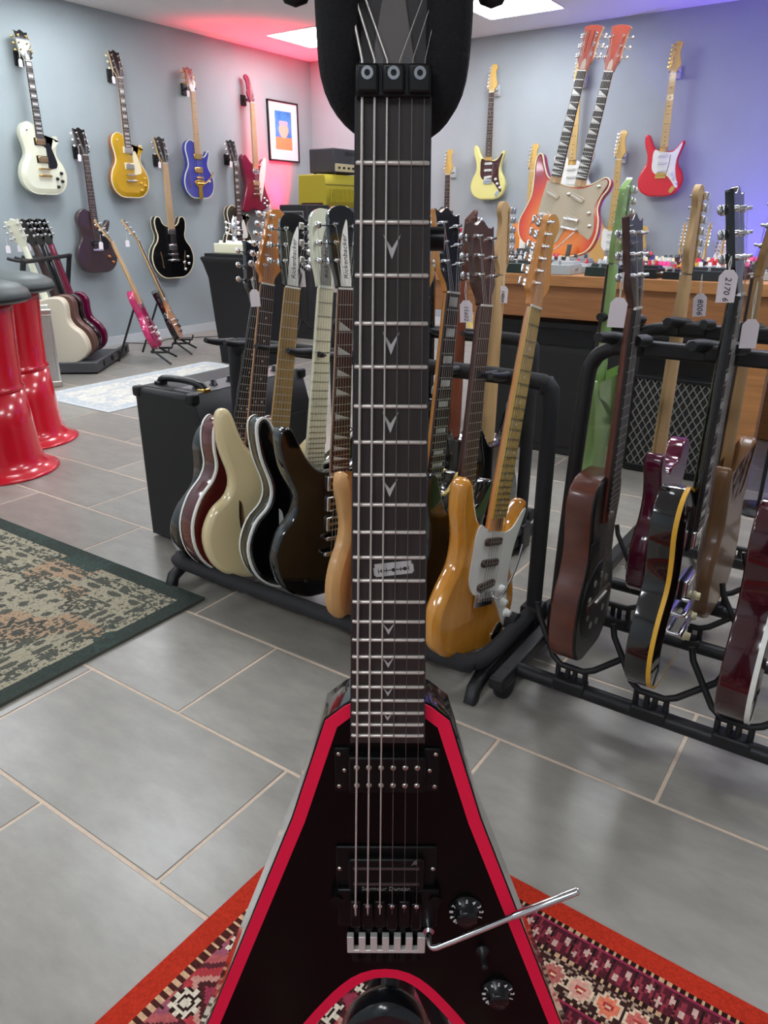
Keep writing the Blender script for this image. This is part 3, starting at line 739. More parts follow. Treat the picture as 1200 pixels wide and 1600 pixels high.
# ------------------------------------------------------------------ back wall
GBW = 'guitars hung on the pale wall'
M_clear = mat('pale_hanger', 'd8dade', .3, alpha=.85)
def back_hung(g, px, py, s, ny):
    on_back(g, px, py, s=s); hp = g.matrix_world @ Vector((0, ny+.022, 0))
    hanger('pale padded wall hanger holding the '+who(g), (hp.x, BW, hp.z), (0, -1, 0), 'pale guitar hangers on the back wall', M_clear, M_clear)
CreamY = mat('vintage_cream_lacquer', 'e9e08c', .2, coat=.8); FRed = mat('bright_red_lacquer', 'e0182c', .2, coat=.8)
M_tort = mat('tortoise', '5a1a20', .2, coat=.6, col2='3a1014', noise=.3, nscale=30)
Sun3 = burst('three_tone_burst', 'e8a030', 'b04818', '1a0c08', 0, .17, .17, .22)
back_hung(strat('cream double-cutaway guitar with dark tortoiseshell pickguard on pale wall', GBW, CreamY, M_tort, board=M_rose), 762, 312, 1.075, .793)
back_hung(strat('white guitar with long maple neck hung behind the double-neck guitar', GBW, mat('white_lacquer', 'eeeeee', .2, coat=.8), out='tele'), 889, 330, 1.20, .793)
back_hung(strat('bright red double-cutaway guitar with white pickguard and gold bridge on pale wall', GBW, FRed, hw=M_gold), 1029, 307, 1.075, .793)
back_hung(strat('pinkish red guitar with rosewood neck hung low on pale wall', GBW, FRed, board=M_rose), 697, 424, 1.075, .793)
back_hung(strat('orange guitar with maple headstock hung behind the double-neck guitar', GBW, mat('orange_lacquer', 'e88a3c', .2, coat=.8)), 822, 430, 1.085, .793)
back_hung(strat('natural wood guitar with maple neck hung behind green headstock', GBW, mat('natural_ash', 'd8a860', .25, coat=.7)), 950, 424, 1.085, .793)
TeleY = mat('butter_lacquer', 'e6cc70', .25, coat=.6)
def tele(label, group, body, gm=M_white, **k):
    return strat(label, group, body, gm, **k)
back_hung(strat('butter-yellow guitar in lowest row seen beneath the table', GBW, TeleY, board=M_maple, out='tele'), 748, 560, 1.075, .793)
back_hung(strat('black-edged sunburst guitar with white pickguard seen beneath the table', GBW, Sun3), 862, 548, 1.075, .793)
back_hung(strat('amber guitar whose yellow headstock shows beside the red guitar', GBW, mat('amber_lacquer', 'd89c30', .25, coat=.6), out='tele'), 980, 560, 1.09, .793)
back_hung(strat('cream-headed guitar low on the purple-lit wall', GBW, mat('cream_neck_lacquer', 'e8dfb0', .25, coat=.6), neck=M_cream, board=M_cream), 1098, 580, 1.09, .793)

# guitars on the floor behind the table
for (px, py, lab, bm_) in ((1040, 560, 'dark red guitar standing on the floor behind the table', mat('cherry_lacquer', '8c1c34', .2, coat=.8)),
                       (1078, 560, 'orange guitar standing on the floor behind the table', mat('amber_orange', 'd8822c', .25, coat=.7)),
                       (1104, 558, 'black guitar standing on the floor behind the table', M_black),
                       (1128, 556, 'hot pink guitar standing on the floor behind the table', mat('hot_pink_lacquer', 'd8147c', .2, coat=.8))):
    p = hit(px, py, 1, 5.9)
    g = strat(lab, None, bm_, M_blackp if bm_ is M_black else M_white, strings=False)
    pose(g, (p.x, 5.9, .012), (0, .22, 1), (-1, -.25, 0), .98)

# ------------------------------------------------------------------ left corner: stools, tray of guitars, flight case, stand guitars
M_redst = mat('red_enamel', 'd0142a', .22, coat=.5); M_dome = mat('grey_vinyl', '4a5250', .45)
for (x, y, lab) in ((-3.045, 1.545, 'red fluted drum stool with grey domed seat standing nearest the faded rug'), (-3.39, 1.875, 'red fluted drum stool with grey domed seat standing behind the other one')):
    t = thing('drum_stool', lab, 'stool', (x, y, 0))
    MB().lathe([(.02, .0), (.232, .0), (.235, .006), (.225, .012), (.20, .022), (.180, .045), (.170, .075), (.160, .20), (.148, .345), (.001, .345)], n=40).build('pedestal_base', M_redst, t)
    MB().lathe([(.001, .346), (.150, .346), (.153, .352), (.150, .358), (.143, .37), (.150, .52), (.158, .655), (.160, .69), (.001, .69)], n=40).build('upper_drum', M_redst, t)
    MB().lathe([(.001, .690), (.215, .690), (.228, .700), (.232, .716), (.222, .737), (.19, .757), (.13, .772), (.06, .780), (.001, .782)], n=40).build('seat', M_dome, t)
    MB().lathe([(.2305, .700), (.2335, .706), (.2335, .711), (.2305, .716)], n=40).build('seat_rim', M_rubber, t)
# acoustic tray
rdir = Vector((-.62, .785, 0)).normalized(); ldir = Vector((-.785, -.62, 0)).normalized()
o0 = Vector((-4.60, 3.07, 0))
t = thing('guitar_rack', 'low black tray rack of guitars beside the aluminium case', 'guitar rack', o0)
def fr(a, b, z): return rdir*a+ldir*b+Vector((0, 0, z))
rot = Matrix((rdir, ldir, Vector((0, 0, 1)))).transposed()
M_tray = mat('grey_black_tray', '4c4d50', .5)
MB().bbox(fr(.36, .18, .022), (.84, .50, .03), .006, rot).build('tray', M_tray, t)
for bb in (-.07, .43): MB().bbox(fr(.36, bb, .045), (.84, .03, .07), .006, rot).build('side_rail', M_tray, t)
MB().bbox(fr(-.055, .18, .045), (.03, .53, .07), .006, rot).build('end_rail', M_tray, t)
for q in range(4): MB().bbox(fr(.10+.2*q, -.088, .05), (.05, .012, .04), .004, rot).build('latch', M_blackp, t)
for a in (-.12, .78): MB().cyl(fr(a, .42, .0), fr(a, .27, .74), .018).build('upright', M_tube, t)
MB().cyl(fr(-.14, .27, .735), fr(.80, .27, .735), .014).build('neck_bar', M_tube, t)
for q in range(7):
    MB().tube([fr(-.085+.12*q, .27, .735), fr(-.085+.12*q, .33, .742), fr(-.085+.12*q, .38, .755)], .010, 8, sub=2).build('neck_prong', M_rubber, t)
Ivory = mat('ivory_acoustic', 'd9cfba', .35, coat=.3); TanA = mat('tan_mahogany', '6a4a42', .35, coat=.4); DarkA = mat('dark_brown_lacquer', '241618', .2, coat=.8); WineA = mat('wine_purple_lacquer', '6a0f3a', .2, coat=.8)
for k, (a, m, lab, nk, o_) in enumerate(((0.0, Ivory, 'plain ivory-backed guitar leaning foremost in the low tray rack', White, 'dread'), (.19, TanA, 'brown-backed guitar leaning second in the low tray rack', M_rose, 'dread'),
        (.36, DarkA, 'near-black guitar leaning third in the low tray rack', M_black, 'lp'), (.52, WineA, 'wine-purple guitar leaning last in the low tray rack by the wall', Wine, 'lp'))):
    g = guitar(lab, out=o_, name='acoustic_guitar' if o_ == 'dread' else 'electric_guitar', T=.075 if o_ == 'dread' else .05, r=.010, body=m, binding=M_cream if k == 0 else None, neck=nk, hmat=M_black if k else White, pups=[], bridge='acou' if o_ == 'dread' else 'tom', group='guitars leaning in the tray rack')
    pose(g, o0+fr(a+.06, .16, .040), Vector((0, 0, 1))+ldir*.24, rdir, 1.02)
    q = g.matrix_world @ Vector((.05, .86, -.02)); price_tag('small white price tag on the '+who(g), q, (.8, -.6), group='small tags in the tray rack', drop=.05)
# flight case
t = thing('flight_case', 'silver aluminium flight case standing on edge behind the red stools', 'case', (-4.50, 2.70, 0), math.radians(-120))
Alu = mat('aluminium_sheet', 'a9a8a2', .4, .6)
MB().bbox((0, 0, .24), (.14, .30, .46), .008).build('shell', Alu, t)
ex = MB()
for sx_ in (-1, 1):
    for sy_ in (-1, 1): ex.bbox((sx_*.066, sy_*.146, .24), (.016, .016, .48), .003)
    for z in (.012, .468): ex.bbox((sx_*.066, 0, z), (.016, .30, .016), .003)
ex.build('edge_trim', mat('aluminium_trim', 'c8c8c4', .3, .9), t)
for z in (.02, .46):
    for sy_ in (-1, 1): MB().bbox((0, sy_*.14, z), (.155, .035, .04), .008).build('corner_cap', M_nickel, t)
MB().lathe([(.014, 0), (.014, .008), (.006, .012), (.001, .012)], (0, 0, 0), 12).build('lock', M_chrome, t, (0, .151, .37), (-PI/2, 0, 0))
MB().tube([(0, .150, .30), (0, .180, .28), (0, .180, .16), (0, .150, .14)], .008, 8, sub=3).build('handle', M_blackp, t)
# two guitars on floor stands
def floor_stand(label, p, up, front, s=1.):
    t = thing('guitar_stand', label, 'guitar stand', (p[0], p[1], 0))
    f = Vector((front[0], front[1], 0)).normalized(); r = Vector((0, 0, 1)).cross(f)
    for sg in (-1, 1):
        MB().tube([r*sg*.16+f*.14+Vector((0, 0, .008)), r*sg*.10+f*.02+Vector((0, 0, .09)), r*sg*.04-f*.10+Vector((0, 0, .40))], .008, 8).build('front_leg', M_tube, t)
        MB().tube([r*sg*.10-f*.0+Vector((0, 0, .085)), r*sg*.10+f*.12+Vector((0, 0, .085)), r*sg*.10+f*.13+Vector((0, 0, .12))], .008, 8).build('cradle_arm', M_rubber, t)
    MB().tube([-f*.10+Vector((0, 0, .40)), -f*.26+Vector((0, 0, .008))], .008, 8).build('rear_leg', M_tube, t)
    MB().cyl(r*.1+Vector((0, 0, .09)), -r*.1+Vector((0, 0, .09)), .007).build('cross_bar', M_tube, t)
b1 = Vector((-4.53, 3.60, .10)); b2 = Vector((-4.72, 3.97, .10))
Mag = mat('magenta_lacquer', 'b8175c', .22, coat=.8)
for b, lab, kw in ((b1, 'magenta electric guitar on a floor stand before the grey wall', dict(out='lp', body=Mag, pups=[('hum', .322, 0, M_chrome), ('hum', .215, 0, M_chrome)], knobs=LPK, kmat=M_white, board=M_maple2, neck=M_maple2)),
                   (b2, 'black-rimmed amber sunburst guitar on a floor stand before the grey wall', dict(out='sg', body=M_black, top=burst('amber_burst', 'f0961a', 'e07a10', '1a0e0a', 0, .17, .17, .23), pups=[('hum', .31, 0, M_chrome), ('hum', .215, 0, M_chrome)], knobs=LPK, kmat=M_blackp, board=M_rose, neck=M_maple2))):
    g = guitar(lab, group='guitars on floor stands', **kw)
    pose(g, b, (-.27, -.20, .93), (.74, .67, 0), .98)
    floor_stand('thin black folding stand under the %s guitar' % ('magenta' if b is b1 else 'amber sunburst'), (b.x-.02, b.y, 0), (0, 0, 1), (.74, .67, 0))
    q = g.matrix_world @ Vector((-.05, .86, .0)); price_tag('small white price tag on the %s guitar on a floor stand' % ('magenta' if b is b1 else 'amber sunburst'), q, (.8, -.6), group=None, drop=.05)
MB().tube([(-5.42, 4.0, .012), (-5.2, 4.15, .008), (-5.3, 4.4, .008), (-5.05, 4.8, .008), (-5.35, 5.2, .008), (-5.0, 5.6, .008)], .004, 6, sub=6).build('cable', M_rubber, label='thin black cable trailing along the foot of the grey wall', category='cable')

# ------------------------------------------------------------------ draped pedestal with cream unit and chrome figure
M_cloth = mat('black_cloth', '0b0b0d', .85)
t = thing('draped_pedestal', 'tall pedestal draped in black cloth before the grey wall', 'pedestal', (-3.93, 4.05, 0), 0)
P = MB(); rings = []
for (z, h, fl_) in ((.745, .255, 0), (.735, .262, 0), (.70, .250, .004), (.60, .228, .008), (.35, .215, .010), (.10, .20, .014), (.004, .196, .016)):
    rings.append([(x*(1+fl_*math.sin(7*i)), y*(1+fl_*math.sin(5*i+1)), z) for i, (x, y) in enumerate(rrect(2*h, 2*h, .03, 5))])
n = len(rings[0]); V = [p for r_ in rings for p in r_]
P.add(V, [(i*n+k, (i+1)*n+k, (i+1)*n+(k+1) % n, i*n+(k+1) % n) for i in range(len(rings)-1) for k in range(n)], 0, True)
P.add(V, [list(range(n)), list(range((len(rings)-1)*n, len(rings)*n))[::-1]])
P.build('drape', M_cloth, t)
MB().box((0, 0, .757), (.46, .46, .02)).build('top_board', M_blackp, t)
t = thing('effects_unit', 'low cream box with a row of pale knobs on the draped pedestal', 'effects unit', (-3.95, 3.97, .767), 0)
MB().bbox((0, 0, .033), (.36, .17, .066), .006).build('case', mat('cream_enamel', 'e6e2c4', .4), t)
for i in range(7): knob(t, -.14+.047*i, -.05+.02*(i % 2), .066, M_white, .014, .018)
t = thing('chrome_figure', 'small shiny chrome figure of knobs and wings on the cream box', 'ornament', (-4.05, 4.018, .833), 0)
MB().lathe([(.034, 0), (.034, .008), (.02, .018), (.014, .06), (.03, .09), (.022, .13), (.006, .17), (.001, .18)], n=16).build('stem', M_chrome, t)
for i in range(6):
    s_ = -1 if i % 2 else 1; z = .05+.035*(i//2)
    MB().cyl((0, 0, z), (s_*.05, -.015, z+.012), .004, n=6).ell((s_*.06, -.018, z+.014), (.016, .012, .012)).build('wing', M_chrome, t)

# ------------------------------------------------------------------ amplifier stack in the corner
M_tolex = mat('black_tolex', '1c1c1e', .6, bump=.35, nscale=260); M_grey_tolex = mat('grey_tolex', '3c3e42', .7, bump=.3, nscale=200)
M_gcloth = mat('grille_cloth', '1e1d1c', .85, bump=.4, nscale=500)
def box_thing(name, label, cat, x0, x1, y0, y1, z0, z1, m, part='cabinet', group=None, r=.008):
    t = thing(name, label, cat, ((x0+x1)/2, (y0+y1)/2, z0), 0, group)
    MB().bbox((0, 0, (z1-z0)/2), (x1-x0, y1-y0, z1-z0), r).build(part, m, t)
    return t
t = box_thing('speaker_cabinet', 'big black speaker cabinet under the yellow amplifier in the corner', 'speaker', -5.02, -4.48, 5.60, 6.35, 0, .97, M_tolex)
MB().bbox((.272, 0, .485), (.006, .68, .88), .002).build('grille', M_gcloth, t)
for z in (.33,): MB().bbox((0, -.377, z), (.16, .006, .09), .004).build('side_handle', M_blackp, t)
t = box_thing('amplifier', 'grey amplifier head lying under the yellow amplifier', 'amplifier', -4.98, -4.50, 5.62, 6.30, .97, 1.085, mat('taupe_tolex', '6a6460', .6))
MB().bbox((.241, 0, .055), (.006, .60, .05), .002).build('panel', M_blackp, t)
yc = mat('mustard_tolex', 'b6a82a', .6, bump=.2, nscale=200)
t = thing('amplifier', 'mustard-yellow slope-sided amplifier with slotted grille in corner stack', 'amplifier', (-4.66, 5.95, 1.085))
prof = [(-.165, 0), (.16, 0), (.16, .19), (.15, .275), (-.155, .275)]
b = MB(); b.prism(prof, -.32, .32, .008); b.v = [(x, -z, y) for x, y, z in b.v]; b.build('cabinet', yc, t)
MB().bbox((.161, .0, .19), (.006, .64, .012), .002).build('piping', mat('olive_piping', '7c741e', .5), t)
gr = MB()
for i in range(22): gr.box((.1655, -.25+.0225*i, .10), (.011, .010, .11))
gr.build('grille_slats', yc, t)
MB().bbox((-.0, -.322, .03), (.25, .004, .02), .001).build('side_trim', M_tort, t)
MB().bbox((.163, .12, .155), (.004, .08, .018), .001).build('badge', M_nickel, t)
t = thing('amplifier', 'black and grey amplifier head with beige knob panel topping the corner stack', 'amplifier', (-4.64, 6.0, 1.36))
MB().bbox((0, 0, .118), (.28, .50, .20), .01).build('cabinet', mat('dark_grey_tolex', '3a3a40', .65, bump=.3, nscale=220), t)
MB().bbox((.139, 0, .145), (.008, .47, .135), .003).build('front_board', mat('dark_grey_tolex'), t)
pn = MB().bbox((.142, .0, .06), (.008, .46, .065), .002).build('control_panel', mat('beige_panel', 'c8bd92', .5), t)
for i in range(6): MB().cyl((.145, -.18+.07*i, .058), (.160, -.18+.07*i, .058), .010, n=10).build('knob', M_ink, pn)
MB().bbox((.144, 0, .18), (.006, .16, .03), .002).build('vent', M_blackp, t)
for x in (-.11, .11):
    for y in (-.2, .2): MB().cyl((x, y, 0), (x, y, .02), .014, n=10).build('foot', M_rubber, t)
MB().bbox((0, .1, .222), (.03, .2, .012), .004).build('handle', M_nickel, t)
c0 = hit(436, 320, 1, 5.15); c1 = hit(477, 320, 1, 5.15)
t = box_thing('speaker_cabinet', 'small black speaker box with grey edging stripe near the corner stack', 'speaker', c0.x, c1.x+.02, 5.15, 5.45, .62, c0.z, M_tolex)
w_ = c1.x+.02-c0.x; h_ = c0.z-.62
MB().ring([(-w_*.36, .03), (w_*.36, .03), (w_*.36, h_-.05), (-w_*.36, h_-.05)], 0, .008, 0, .003).build('edging', mat('grey_piping', '8a8a8c', .5), t, (0, -.150, 0), (PI/2, 0, 0))
t2 = box_thing('speaker_cabinet', 'black speaker cabinet standing on the floor under the small edged speaker box', 'speaker', c0.x-.05, c1.x+.08, 5.10, 5.50, 0, .615, M_tolex)
MB().bbox((0, -.202, .31), (.32, .006, .52), .002).build('grille', M_gcloth, t2)
# white board on black stand
t = thing('music_stand', 'black music stand with a white sheet on it behind the rack headstocks', 'music stand', (-3.98, 4.62, 0), math.radians(20))
for a in range(3): MB().tube([(0, 0, .25), (.22*math.cos(a*2.1+.5), .22*math.sin(a*2.1+.5), .01)], .008, 6).build('leg', M_blackm, t)
MB().cyl((0, 0, .2), (0, 0, .88), .009).build('pole', M_blackm, t)
rot = Matrix.Rotation(math.radians(-32), 3, 'X')
dk = MB().bbox((0, .02, .90), (.46, .30, .01), .002, rot).build('desk', M_blackm, t)
MB().box((0, .023, .908), (.40, .27, .002), rot).build('sheet', mat('white_paper', 'f4f4f4', .7), t)

# LED floods that colour the corner and the right of the back wall
def flood(label, p, col, power, aim, group=None, size=1.9, wide=.1, tail=''):
    t = thing('led_flood'+tail, label, 'stage light', p)
    MB().bbox((0, 0, .03), (.14, .09, .06), .006).build('housing', M_blackm, t)
    lens = MB().box((0, 0, .0625), (.11, .06, .004)).build('lens', mat('lens_%s' % col, col, .3, emit=3), t); lens.name = 'lens'+tail
    L = bpy.data.lights.new('led_flood_light'+tail, 'SPOT'); L.energy = power; L.color = srgb(col); L.spot_size = size; L.spot_blend = .6; L.shadow_soft_size = wide
    o = link('led_emitter'+tail, L, t, (0, 0, .09)); d = Vector(aim).normalized(); o.rotation_euler = d.to_track_quat('-Z', 'Y').to_euler()
    return t
flood('small red LED flood behind the corner amplifiers', (-5.33, 6.10, .86), 'ff0a40', RED_POWER, (-.04, -.22, 1.), size=1.3)
flood('small violet LED flood at the foot of the back wall', (-.55, 6.2, .0), '6a4cff', PURPLE_POWER, (.0, .35, 1.), tail='_violet_offscreen')
t = box_thing('speaker_cabinet', 'narrow dark speaker cabinet beneath the red LED flood', 'speaker', -5.42, -5.18, 6.00, 6.24, 0, .858, M_tolex)
MB().bbox((.122, 0, .43), (.006, .20, .80), .002).build('grille', M_gcloth, t)

# ------------------------------------------------------------------ pedal table
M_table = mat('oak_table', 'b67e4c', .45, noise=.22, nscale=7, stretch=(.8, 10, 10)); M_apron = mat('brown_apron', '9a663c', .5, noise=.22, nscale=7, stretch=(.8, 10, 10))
TX0, TX1, TY0, TY1, TZ = -2.12, .35, 3.03, 3.98, .78
t = thing('wooden_table', 'long brown wooden table covered with effects pedals', 'table', ((TX0+TX1)/2, (TY0+TY1)/2, 0))
cx, cy = (TX0+TX1)/2, (TY0+TY1)/2
for i in range(4):
    MB().bbox((0, TY0-cy+(TY1-TY0)*(i+.5)/4, TZ-.0225), (TX1-TX0, (TY1-TY0)/4-.002, .045), .003).build('top_plank', M_table, t)
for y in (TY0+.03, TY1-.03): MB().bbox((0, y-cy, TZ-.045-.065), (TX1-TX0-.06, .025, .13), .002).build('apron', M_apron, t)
for x in (TX0+.12, -.43, TX1-.06):
    for y in (TY0+.06, TY1-.06): MB().bbox((x-cx, y-cy, .302), (.10, .07, .604), .004).build('leg', M_table, t)
# pedals
PC = [('dark green', '26332c'), ('grey', '8c9090'), ('white', 'e2e2de'), ('black', '1b1b1d'), ('maroon', '4a1c2c'), ('silver', 'b9bcbc'), ('beige', 'c8b8a4'), ('yellow', 'e0c020'), ('orange', 'f07018'), ('blue', '2c3cc0'), ('pink', 'e64a8c'), ('charcoal', '333538')]
KC = [('white', 'e8e8e4'), ('black', '151515'), ('pink', 'f03c90'), ('cream', 'e4d8b0'), ('silver', 'c0c0c2'), ('red', 'c02030')]
def pedal(x, y, w_, l_, h_, ci, ki, nk, rz, lab=None):
    cn, cc = PC[ci]; kn, kc = KC[ki]
    t = thing('effects_pedal', lab or '%s effects pedal with %s knobs on the wooden table' % (cn, kn), 'effects pedal', (x, y, TZ), rz, 'effects pedals on the wooden table')
    def mk():
        b = MB().box((0, 0, h_*.36+.002), (w_, l_, h_*.72), taper=(.97, .97)); b.box((0, l_*.18, h_*.86), (w_*.92, l_*.56, h_*.28), taper=(.9, .9)); return b.mesh('housing', mat('pedal_'+cn, cc, .35, .15))
    link('housing', cached(('ped', round(w_, 3), round(l_, 3), round(h_, 3), ci), mk), t)
    km = mat('pedalknob_'+kn, kc, .35)
    for i in range(nk):
        link('knob', cached(('pk', ki), lambda: MB().lathe([(.009, 0), (.009, .005), (.007, .006), (.0065, .017), (.001, .017)], n=10).mesh('knob', km)), t, ((i-(nk-1)/2)*w_*.8/max(nk, 2), l_*.28, h_))
    link('footswitch', cached('fsw', lambda: MB().cyl((0, 0, 0), (0, 0, .006), .008, n=8).cyl((0, 0, .006), (0, 0, .018), .0055, .005, n=8).mesh('footswitch', M_chrome)), t, (0, -l_*.3, h_*.72))
    link('jack', cached('pjk', lambda: MB().cyl((0, 0, 0), (.012, 0, 0), .006, n=8).mesh('jack', M_nickel)), t, (w_*.5-.001, 0, h_*.4))
random.seed(11)
# big front-row units placed from the photograph, then smaller ones behind
def front_pedal(px, py, w_, l_, h_, ci, ki, nk, lab, rz=0):
    p = hit(px, py, 2, TZ); pedal(p.x, TY0+l_/2+.015, w_, l_, h_, ci, ki, nk, rz, lab)
front_pedal(860, 424, .075, .12, .045, 6, 4, 2, 'pale beige box pedal at the front edge of the wooden table')
front_pedal(905, 424, .11, .14, .05, 5, 4, 1, 'silver-grey treadle pedal at the front edge of the wooden table')
front_pedal(1012, 430, .17, .13, .045, 3, 5, 5, 'wide black multi-effects unit at the front of the wooden table')
front_pedal(957, 428, .11, .12, .045, 0, 4, 3, 'dark green pedal beside the wide black unit on the table')
front_pedal(1123, 434, .16, .12, .045, 11, 0, 4, 'wide charcoal pedal near the number tag on the table')
front_pedal(1070, 432, .07, .11, .035, 3, 5, 2, 'small black pedal with red knobs at the front of the table')
front_pedal(822, 424, .09, .12, .05, 0, 4, 2, 'dark green box pedal left of the beige pedal on the table')
front_pedal(768, 424, .15, .12, .055, 0, 4, 3, 'long dark green pedal behind the rack headstocks on the table')
for r_ in range(5):
    x = TX0+.06+.03*r_
    while x < TX1-.08:
        w_ = random.choice((.07, .075, .095, .12)); yy = TY0+.215+.152*r_
        if not (-1.70 < x+w_/2 < -1.18 and yy > 3.50):
            ci = random.choice((1, 2, 3, 3, 4, 5, 6, 11, 0, 1, 2, 3, 9, 10, 7, 8) if r_ else (1, 3, 11, 5, 2, 4))
            pedal(x+w_/2, yy, w_, .118, random.choice((.036, .045, .05)), ci, random.randrange(6), random.choice((2, 3, 3, 4)), random.uniform(-.03, .03))
        x += w_+.03

# double-neck guitar standing on the table
OUT['dbl'] = [(0, 0), (.10, .005), (.185, .045), (.213, .115), (.205, .185), (.185, .235), (.19, .285), (.212, .325), (.212, .36), (.185, .375), (.15, .355), (.11, .335), (.03, .318), (-.05, .325), (-.115, .345), (-.15, .39), (-.178, .44), (-.20, .44), (-.208, .40), (-.195, .32), (-.188, .25), (-.205, .19), (-.225, .12), (-.195, .045), (-.10, .005)]
RB = burst('cherry_burst', 'f08a3a', 'd8402a', '96143a', 0, .12, .27, .30)
RH = mat('cherry_head', 'a44a3c', .3, coat=.6, noise=.15, nscale=20)
dn = guitar('cherry sunburst double-neck electric guitar standing up on the pedal table', out='dbl', T=.048, r=.010, body=mat('cherry_side', 'a83030', .25, coat=.7), top=RB, binding=M_cream, board=M_ebony, neck=M_maple2, ny=.80, scale=.628, head='flare', hmat=M_maple2, hface=RH, tilt=4, inlay='tri', bridge='tom', trc=mat('taupe_cover', 'b8a898', .4),
    name='double_neck_guitar', pups=[], strings=True)
second = guitar('x', out='dbl', board=M_ebony, neck=M_maple2, ny=.80, scale=.628, T=.048, head='flare', hmat=M_maple2, hface=RH, tilt=4, inlay='tri', bridge='tom', pups=[], trc=mat('taupe_cover', 'b8a898', .4))
DX = .068
for ch in list(dn.children):
    if ch.name.split('.')[0] not in ('body', 'strap_button'): ch.location.x -= DX
for ch in list(second.children):
    if ch.name.split('.')[0] in ('body', 'strap_button'): bpy.data.objects.remove(ch)
    else: ch.parent = dn; ch.location.x += DX
bpy.data.objects.remove(second)
for ch in dn.children:
    if ch.name.split('.')[0] in ('tailpiece',): ch.location.y += .0
    if ch.name.split('.')[0] == 'headstock' and ch.location.x < 0:
        for s_ in (-1, 1):
            for y in (.042, .082, .122): link('tuner', tuner_mesh(s_, .018, M_chrome, M_chrome, 'tulip'), ch, (s_*.029, y+.03, 0))
        MB().box((-.012, .12, 0), (.004, .09, .001)).build('groove', M_mahog, ch); MB().box((.012, .12, 0), (.004, .09, .001)).build('groove', M_mahog, ch)
beige = mat('beige_guard', 'b7aa92', .35, .2)
MB().prism(cr([(-.115, .33), (-.115, .33), (-.03, .315), (.06, .308), (.12, .328), (.16, .352), (.19, .365), (.203, .345), (.185, .30), (.17, .25), (.18, .20), (.195, .14), (.185, .10), (.17, .10), (.08, .135), (.04, .115), (.018, .06), (.0, .055), (-.012, .09), (-.03, .13), (-.12, .165), (-.125, .17), (-.122, .25)], 3), .0485, .0515).build('pickguard', beige, dn)
for s_ in (-1, 1):
    for (y, tl) in ((.27, -18), (.175, -18)): pickup(dn, 'lip', s_*DX, y, .051, math.radians(tl), beige)
for (x, y) in ((.15, .21), (.17, .155), (.02, .28), (.165, .33)): knob(dn, x, y, .0515, M_nickel, .009, .010)
cut_hole(dn, cr([(-.16, .10), (-.16, .10), (-.135, .16), (-.11, .205), (-.11, .205), (-.12, .17)], 3), .048)
MB().tube([(.10, .115, .06), (.105, .11, .075), (.06, .05, .085), (.02, .01, .09)], .0032, 6, sub=3).build('tremolo_arm', M_nickel, dn)
bp = hit(868, 393, 1, 3.72)
rl = math.radians(8.5)
pose(dn, (bp.x, 3.72, TZ+.045), (math.sin(rl), .10, math.cos(rl)), (-.12, -1, .1), 1.0)
t = thing('guitar_stand', 'small grey tabletop stand holding up the double-neck guitar', 'guitar stand', (bp.x, 3.72, TZ))
gs = mat('grey_stand', '5c6462', .5)
for s_ in (-1, 1):
    MB().tube([(s_*.11, -.10, .10), (s_*.10, -.09, .022), (s_*.09, .02, .02), (s_*.06, .14, .012)], .012, 8, sub=3).build('cradle_arm', gs, t)
MB().tube([(0, .12, .012), (0, .10, .20), (0, .085, .36)], .010, 8).build('back_post', gs, t)
MB().cyl((-.1, .0, .022), (.1, .0, .022), .010).build('cross_bar', gs, t)

# black cabinets beneath and before the table
t = box_thing('amplifier', 'plain black combo amplifier under the wooden table', 'amplifier', -1.62, -.90, 3.10, 3.42, .0, .585, M_tolex)
MB().bbox((0, -.162, .25), (.66, .008, .42), .003).build('grille', M_gcloth, t); MB().bbox((0, -.162, .52), (.66, .008, .07), .002).build('control_panel', M_blackm, t)
t = box_thing('speaker_cabinet', 'black cabinet with diamond wire-mesh front under the wooden table', 'speaker', -.87, -.50, 3.06, 3.42, .0, .585, M_tolex)
w_, h_ = .35, .37
MB().bbox((0, -.1805, .21), (w_, .004, h_), .001).build('baffle', mat('dark_baffle', '2c2c2c', .8), t)
gm = MB(); st = .030
def clip_seg(x0, z0, dx, dz):
    """a mesh wire across the rectangle"""
    t0, t1 = 0., 9.
    for o_, d_, lo, hi in ((x0, dx, -w_/2, w_/2), (z0, dz, .03, .03+h_)):
        a, b_ = (lo-o_)/d_, (hi-o_)/d_
        if a > b_: a, b_ = b_, a
        t0, t1 = max(t0, a), min(t1, b_)
    return (t0, t1) if t1-t0 > .005 else None
for k in range(-30, 30):
    for sg in (-1, 1):
        r_ = clip_seg(k*st-sg*.001, .03, sg*.5, .82)
        r_ = r_ or None
        if r_:
            a = (k*st+sg*.5*r_[0], -.1865, .03+.82*r_[0]); b_ = (k*st+sg*.5*r_[1], -.1865, .03+.82*r_[1]); gm.cyl(a, b_, .0028, n=4)
gm.build('wire_mesh', mat('mesh_grey', '8c8a84', .5, .5), t, kind='stuff')
fr_ = MB()
for s_ in (-1, 1): fr_.bbox((s_*w_/2, -.187, .215), (.014, .012, h_+.014), .003).bbox((0, -.187, .215+s_*h_/2), (w_+.014, .012, .014), .003)
fr_.build('mesh_frame', M_blackm, t)
MB().bbox((0, -.183, .49), (.33, .008, .14), .003).build('control_panel', M_blackp, t)
for i in range(5): MB().cyl((-.12+.06*i, -.186, .50), (-.12+.06*i, -.20, .50), .010, n=10).build('knob', M_blackm, t)
t = thing('microphone_stand', 'thin black stand with round foot beside the table leg', 'stand', (-.30, 2.86, 0))
MB().lathe([(.09, 0), (.09, .008), (.02, .018), (.001, .018)], n=24).build('base', M_blackm, t); MB().cyl((0, 0, .015), (0, 0, .70), .007).build('pole', M_blackm, t)

